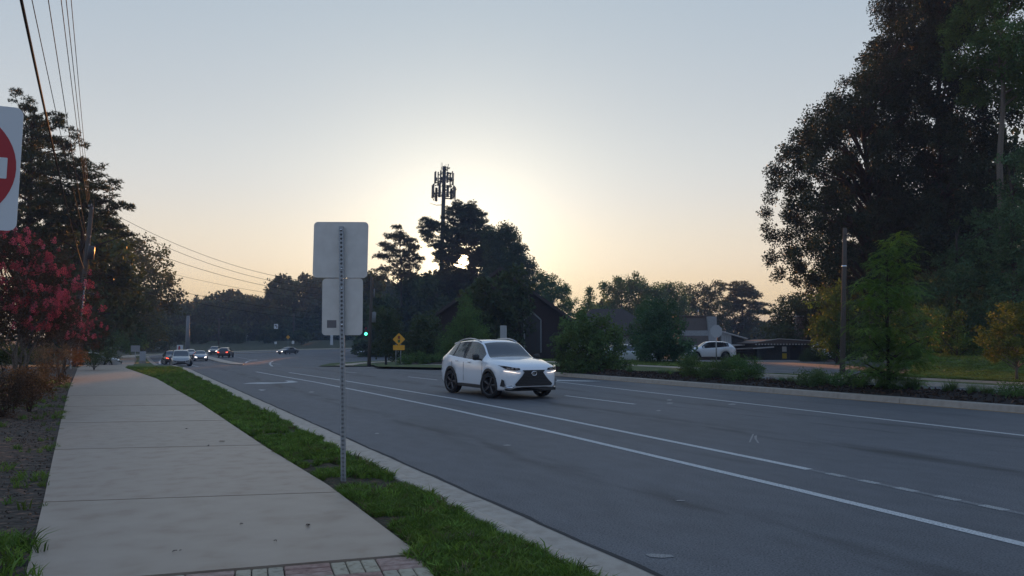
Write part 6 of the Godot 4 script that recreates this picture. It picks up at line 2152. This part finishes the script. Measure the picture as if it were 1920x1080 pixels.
func build_cars():
	hero_car()
	var d := road_heading
	# queue at the far junction, the lone car in the bend, the parked ones
	plain_car("silver minivan facing the camera, nearest of the far queue", "minivan", VAN, M.paint_silver, 341, 88.0, 0.0, -1.16, ["off", "off"])
	plain_car("black car half hidden by the silver minivan, one red lamp lit", "car", SUV, M.paint_dark, 324, 97.0, 0.0, -1.10, ["red_one", "off"])
	plain_car("pale blue-grey sedan with headlights on, beside the silver minivan", "car", SEDAN, M.paint_steel, 377.5, 114.0, 0.0, -1.18, ["on", "off"])
	plain_car("pale sedan with red tail-lamps, behind the blue-grey sedan", "car", SEDAN, M.paint_pale, 358, 127.0, 0.0, -1.12 + PI, ["off", "red"])
	plain_car("dark car with bright red tail-lamps by the island's tip", "car", SUV, M.paint_maroon, 425, 132.0, 0.0, -1.45 + PI, ["off", "red"])
	plain_car("dark pickup-sized car with headlights on, just behind the one with red tail-lamps", "car", SUV, M.paint_grey, 404, 152.0, 0.0, -1.35, ["on", "off"])
	plain_car("lone dark sedan with pale roof rounding the far bend", "car", SEDAN, M.paint_grey, 541, 160.0, 0.0, -2.05, ["on", "off"])
	plain_car("white sedan far off at the right end of the bend, by the dark pole", "car", SEDAN, M.paint_white, 683, 150.0, 0.0, -1.75, ["off", "off"])
	plain_car("white crossover parked side-on in front of the grey house", "car", SUV, M.paint_white, 1327, 72.0, 0.06, PI + 0.06, ["off", "off"])
	plain_car("white car parked under the yellow-green tree, its red tail-lamp showing", "car", SUV, M.paint_white, 1556, 62.5, 0.05, 0.9, ["off", "off"])
	plain_car("white car parked behind the broad median bush", "car", SEDAN, M.paint_white, 1170, 64.0, 0.0, 0.2, ["off", "off"])
	plain_car("pale car parked beyond the hedge left of the sidewalk", "car", SEDAN, M.paint_pale, 179, 77.0, 0.0, 0.3, ["off", "off"])

const road_heading := -1.124      # turn that points a car's nose down the road at the camera

func plain_car(label: String, category: String, S: Dictionary, paint: Material, u: float, dist: float, up: float, turn: float, lamps: Array):
	var c := thing("parked_car" if "parked" in label else ("minivan" if category == "minivan" else "car"), label, category, on((u - 960.0) / F * dist, dist, up + 0.005), turn, "far cars")
	body(c, S, paint, M.glass_dark, M.screen_glass, 0.12)
	for a in S.axle:
		for sg in [-1.0, 1.0]: wheel(c, S.wheel, a, sg * (hermite(S.wide, a) - 0.11), false)
	var f: float = S.top[-1][1]
	part("grille", conform(S, [[-0.38, f - 0.20], [0.38, f - 0.20], [0.42, f - 0.06], [-0.42, f - 0.06]], 0.016), M.plastic, c)
	part("bumper_intake", conform(S, [[-0.5, 0.33], [0.5, 0.33], [0.46, f - 0.24], [-0.46, f - 0.24]], 0.014), M.plastic, c)
	for sg in [-1.0, 1.0]:
		var lit: bool = lamps[0] == "on" or (lamps[0] == "red_one" and sg > 0)
		var m: Material = M.lamp_housing if not lit else (M.lamp_red if lamps[0] == "red_one" else M.lamp_head)
		part("headlight", conform(S, [[sg * 0.46, f - 0.12], [sg * 0.74, f - 0.06], [sg * 0.76, f + 0.04], [sg * 0.48, f - 0.02]], 0.02), m, c)
		part("tail_lamp", conform(S, [[sg * 0.52, 0.78], [sg * 0.80, 0.80], [sg * 0.82, 0.96], [sg * 0.52, 0.92]], 0.02, false), M.lamp_red if lamps[1] == "red" else M.lamp_off, c)
		part("mirror", box_mesh(Vector3(0.12, 0.13, 0.2), 0.04), paint, c, Vector3(S.cowl - 0.35, hermite(S.belt, S.cowl - 0.35) + 0.08, sg * (hermite(S.wide, S.cowl) + 0.06)))
	part("rear_bumper", conform(S, [[-0.6, 0.40], [0.6, 0.40], [0.6, 0.56], [-0.6, 0.56]], 0.02, false), M.plastic, c)

func hero_car():
	var S := SUV
	var c := thing("white_suv", "white crossover car driving towards the camera in the middle lane", "car", Vector3(-0.50, 0.004, -24.72), -1.085)
	c.scale = Vector3.ONE * 1.02
	body(c, S, M.paint_white, M.glass, M.screen_glass, 0.035)
	for a in S.axle:
		for sg in [-1.0, 1.0]:
			wheel(c, S.wheel, a, sg * (hermite(S.wide, a) - 0.115), true)
			# dark arch cladding
			var st := begin()
			st.set_smooth_group(-1)
			var n := 22
			for k in n:
				var q := []
				for e in [k, k + 1]:
					var an := lerpf(-0.16, PI + 0.16, float(e) / n)
					for r in [S.arch - 0.015, S.arch + 0.055]:
						var px: float = a + cos(an) * r
						q.append(Vector3(px, S.wheel + sin(an) * r, (hermite(S.wide, px) + 0.012) * sg))
				if sg > 0: quad(st, q[0], q[1], q[3], q[2])
				else: quad(st, q[0], q[2], q[3], q[1])
				var dn := Vector3(0, 0, -0.12 * sg)
				quad(st, q[0], q[2], q[2] + dn, q[0] + dn)
				quad(st, q[1], q[3], q[3] + dn * 0.3, q[1] + dn * 0.3)
			part("arch_cladding", done(st), M.plastic, c)
	for sg in [-1.0, 1.0]:
		part("sill_cladding", box_mesh(Vector3(1.75, 0.10, 0.05), 0.015), M.plastic, c, Vector3(0.03, 0.30, sg * 0.86))
		# headlight, running light, notch with lamp at the corner
		var hl := part("headlight", conform(S, [[sg * 0.42, 0.80], [sg * 0.60, 0.795], [sg * 0.78, 0.83], [sg * 0.885, 0.93], [sg * 0.80, 0.915], [sg * 0.62, 0.875], [sg * 0.44, 0.855]], 0.022), M.lamp_housing, c)
		for k in 3:
			part("lens", conform(S, [[sg * (0.50 + k * 0.10), 0.825], [sg * (0.56 + k * 0.10), 0.825 + k * 0.008], [sg * (0.56 + k * 0.10), 0.858 + k * 0.012], [sg * (0.50 + k * 0.10), 0.85 + k * 0.008]], 0.028), M.chrome, hl)
		part("running_light", conform(S, [[sg * 0.42, 0.722], [sg * 0.46, 0.712], [sg * 0.80, 0.768], [sg * 0.82, 0.782], [sg * 0.79, 0.782], [sg * 0.46, 0.7245], [sg * 0.43, 0.732]], 0.026), M.lamp_white, c)
		part("corner_notch", conform(S, [[sg * 0.76, 0.33], [sg * 0.86, 0.36], [sg * 0.84, 0.55], [sg * 0.805, 0.52], [sg * 0.79, 0.40]], 0.016), M.plastic, c)
		part("fog_lamp", conform(S, [[sg * 0.58, 0.325], [sg * 0.80, 0.335], [sg * 0.80, 0.375], [sg * 0.66, 0.385]], 0.018), M.chrome, c)
		var ml := part("mirror", lathe([[0.0, -0.10], [0.06, -0.095], [0.085, -0.04], [0.09, 0.03], [0.075, 0.085], [0.0, 0.10]], 14), M.plastic, c, Vector3(0.72, 1.13, sg * 1.0), Vector3(PI / 2 * sg, 0, 0.2))
		part("mirror_stalk", box_mesh(Vector3(0.07, 0.05, 0.16), 0.015), M.plastic, c, Vector3(0.74, 1.07, sg * 0.91))
		for x in [0.02, -0.86]:
			part("door_handle", box_mesh(Vector3(0.19, 0.03, 0.035), 0.012), M.chrome, c, Vector3(x, 0.98 + 0.02 * (x < -0.5 as int), sg * 0.897))
		for x in [0.93, -0.38, -1.18]:        # shut lines between doors
			part("shut_line", box_mesh(Vector3(0.008, 0.56, 0.006)), M.under, c, Vector3(x, 0.70, sg * (hermite(S.wide, x) - 0.001)))
		var st := begin()
		st.set_smooth_group(0)
		var pts := []
		for k in 9:
			var x := lerpf(0.25, -1.55, k / 8.0)
			pts.append(Vector3(x, hermite(S.top, x) - 0.03 + 0.05 * sin(k / 8.0 * PI), sg * (hermite(S.roofw, x) - 0.02)))
		tube(st, pts, [0.012, 0.018, 0.02, 0.02, 0.02, 0.02, 0.02, 0.018, 0.012], 6)
		part("roof_rail", done(st), M.rim, c)
		part("tail_lamp", conform(S, [[sg * 0.56, 0.92], [sg * 0.86, 0.93], [sg * 0.88, 1.0], [sg * 0.60, 1.02]], 0.02, false), M.lamp_off, c)
		# window surround
		for w in S.windows:
			for e in w:
				part("pillar_trim", box_mesh(Vector3(0.012, 0.02, 0.012)), M.plastic, c, Vector3(e, hermite(S.belt, e) + 0.012, sg * (hermite(S.wide, e) - 0.05)))
	# spindle grille with mesh bars and the emblem
	var g := part("grille", conform(S, [[-0.36, 0.80], [-0.295, 0.735], [-0.40, 0.60], [-0.565, 0.42], [-0.54, 0.37], [0.54, 0.37], [0.565, 0.42], [0.40, 0.60], [0.295, 0.735], [0.36, 0.80]], 0.028), M.plastic, c)
	for k in 9:
		var y := 0.41 + k * 0.042
		var hw: float = lerpf(0.55, 0.31, clampf((y - 0.42) / 0.31, 0, 1))
		part("grille_bar", box_mesh(Vector3(0.012, 0.012, snappedf(hw * 2 - 0.04, 0.02)), 0.003), M.dark_metal, g, Vector3(2.315 + 0.034, y, 0))
	var em := part("emblem", torus_mesh(0.075, 0.057, 0.011), M.chrome, c, Vector3(2.357, 0.705, 0), Vector3(0, PI / 2, 0))
	part("emblem_stroke", slab(PackedVector2Array([Vector2(-0.012, 0.052), Vector2(0.012, 0.052), Vector2(-0.012, -0.018), Vector2(0.05, -0.018), Vector2(0.046, -0.036), Vector2(-0.042, -0.036)]), 0.012), M.chrome, em)
	part("lower_lip", conform(S, [[-0.78, 0.235], [0.78, 0.235], [0.80, 0.30], [0.5, 0.325], [-0.5, 0.325], [-0.80, 0.30]], 0.02), M.plastic, c)
	part("roof_fin", box_mesh(Vector3(0.16, 0.06, 0.03), 0.012), M.paint_white, c, Vector3(-1.35, 1.615, 0))
	part("rear_spoiler", box_mesh(Vector3(0.22, 0.035, 1.06), 0.014), M.paint_white, c, Vector3(-1.76, 1.53, 0), Vector3(0, 0, 0.18))
	part("number_plate", box_mesh(Vector3(0.012, 0.13, 0.32), 0.003), M.pale_sign if M.has("pale_sign") else pale(), c, Vector3(-2.35, 0.80, 0))
	# cabin
	part("dashboard", box_mesh(Vector3(0.42, 0.16, 1.36), 0.05), M.seat, c, Vector3(0.72, 0.96, 0))
	part("steering_wheel", torus_mesh(0.18, 0.18, 0.016), M.seat, c, Vector3(0.46, 1.0, -0.36), Vector3(0, PI / 2, 0.4))
	for q in [[0.0, -0.36], [0.0, 0.36], [-0.85, -0.4], [-0.85, 0.4]]:
		var s := part("seat", box_mesh(Vector3(0.16, 0.62, 0.50), 0.06), M.seat, c, Vector3(q[0], 0.88, q[1]), Vector3(0, 0, 0.22))
		part("headrest", box_mesh(Vector3(0.10, 0.18, 0.28), 0.05), M.seat, s, Vector3(0, 0.43, 0))
	part("cargo_cover", box_mesh(Vector3(1.0, 0.04, 1.3)), M.seat, c, Vector3(-1.5, 1.0, 0))

func torus_mesh(rx: float, ry: float, r: float) -> ArrayMesh:
	var st := begin()
	st.set_smooth_group(0)
	var n := 28
	for k in n:
		for j in 8:
			var q := []
			for e in [[k, j], [k + 1, j], [k + 1, j + 1], [k, j + 1]]:
				var a: float = TAU * e[0] / n
				var b: float = TAU * e[1] / 8
				var d := Vector3(cos(a) * rx, sin(a) * ry, 0)
				var o := d.normalized()
				q.append(d + o * cos(b) * r + Vector3(0, 0, sin(b) * r))
			quad(st, q[0], q[3], q[2], q[1])
	return done(st)

# ------------------------------------------------------------------ litter
func build_debris():
	var r := RandomNumberGenerator.new()
	r.seed = 95
	# fallen leaves, twigs and crumbs of soil on the walk
	for q in [[350, 804, 0.9, "curled brown leaf on the sidewalk joint"], [418, 828, 1.6, "clump of dry soil on the sidewalk near the grass"], [332, 1034, 0.8, "small dark leaf on the nearest sidewalk slab, left of centre"], [578, 986, 1.1, "dark twig on the nearest sidewalk slab"], [518, 1015, 0.6, "tiny dark crumb on the nearest slab"], [785, 1036, 0.8, "dark crumb at the pavers' edge"], [452, 983, 0.7, "small dark fleck on the nearest slab left of the twig"], [390, 837, 1.0, "brown leaf lying across the second joint"]]:
		var p := land(q[0], q[1], 0.134)
		var st := begin()
		st.set_smooth_group(-1)
		for k in 4:
			var d := Vector3(r.randfn(0, 1), 0.25 * r.randf(), r.randfn(0, 1)).normalized()
			add_leaf(st, Vector3(r.randfn(0, 0.014), 0.003, r.randfn(0, 0.012)), d, d.cross(Vector3.UP).normalized(), 0.034 * q[2], 0.015 * q[2], 0.4)
		var o := part("fallen_leaf", done(st), mat(0.035, 0.024, 0.018, 0.9), self)
		o.position = p
		tag(o, q[3], "debris", "litter on the sidewalk")
	# loose soil and mulch chips
	var chip := box_mesh(Vector3(0.05, 0.014, 0.016), 0.004)
	var xf := []
	for i in 9000:
		var s := r.randf_range(-6.0, 46.0)
		var t := r.randf_range(15.4, 17.6)
		var p := road(s, t, median_top(s, t) + r.randf_range(-0.015, 0.02))
		var z := r.randf_range(0.8, 2.6)
		xf.append(Transform3D(Basis(rand_dir(r), r.randf() * TAU).scaled(Vector3(z, z, z)), p))
	M.chip = leaf(0.045, 0.030, 0.022, 0.0, 0.95)
	M.chip.backlight_enabled = false
	var o := scatter("mulch_chips", chip, M.chip, xf, self, r, 0.45)
	tag(o, "dark bark mulch strewn over the planted median", "mulch", "", "stuff")
	xf = []
	for i in 12000:
		var d := 3.4 + pow(r.randf(), 1.6) * 30.0
		var off := r.randf() * 3.0
		var p := Vector3(lin(WALK_L, d) - off - 0.01, 0.115 + off * 0.045, -d)
		var z := r.randf_range(0.25, 0.8)
		xf.append(Transform3D(Basis(rand_dir(r), r.randf() * TAU).scaled(Vector3(z, z, z)), p))
	M.chip_b = leaf(0.085, 0.060, 0.045, 0.0, 0.95)
	M.chip_b.backlight_enabled = false
	o = scatter("soil_crumbs", chip, M.chip_b, xf, self, r, 0.5)
	tag(o, "dry litter and crumbs of soil over the bed left of the sidewalk", "soil", "", "stuff")
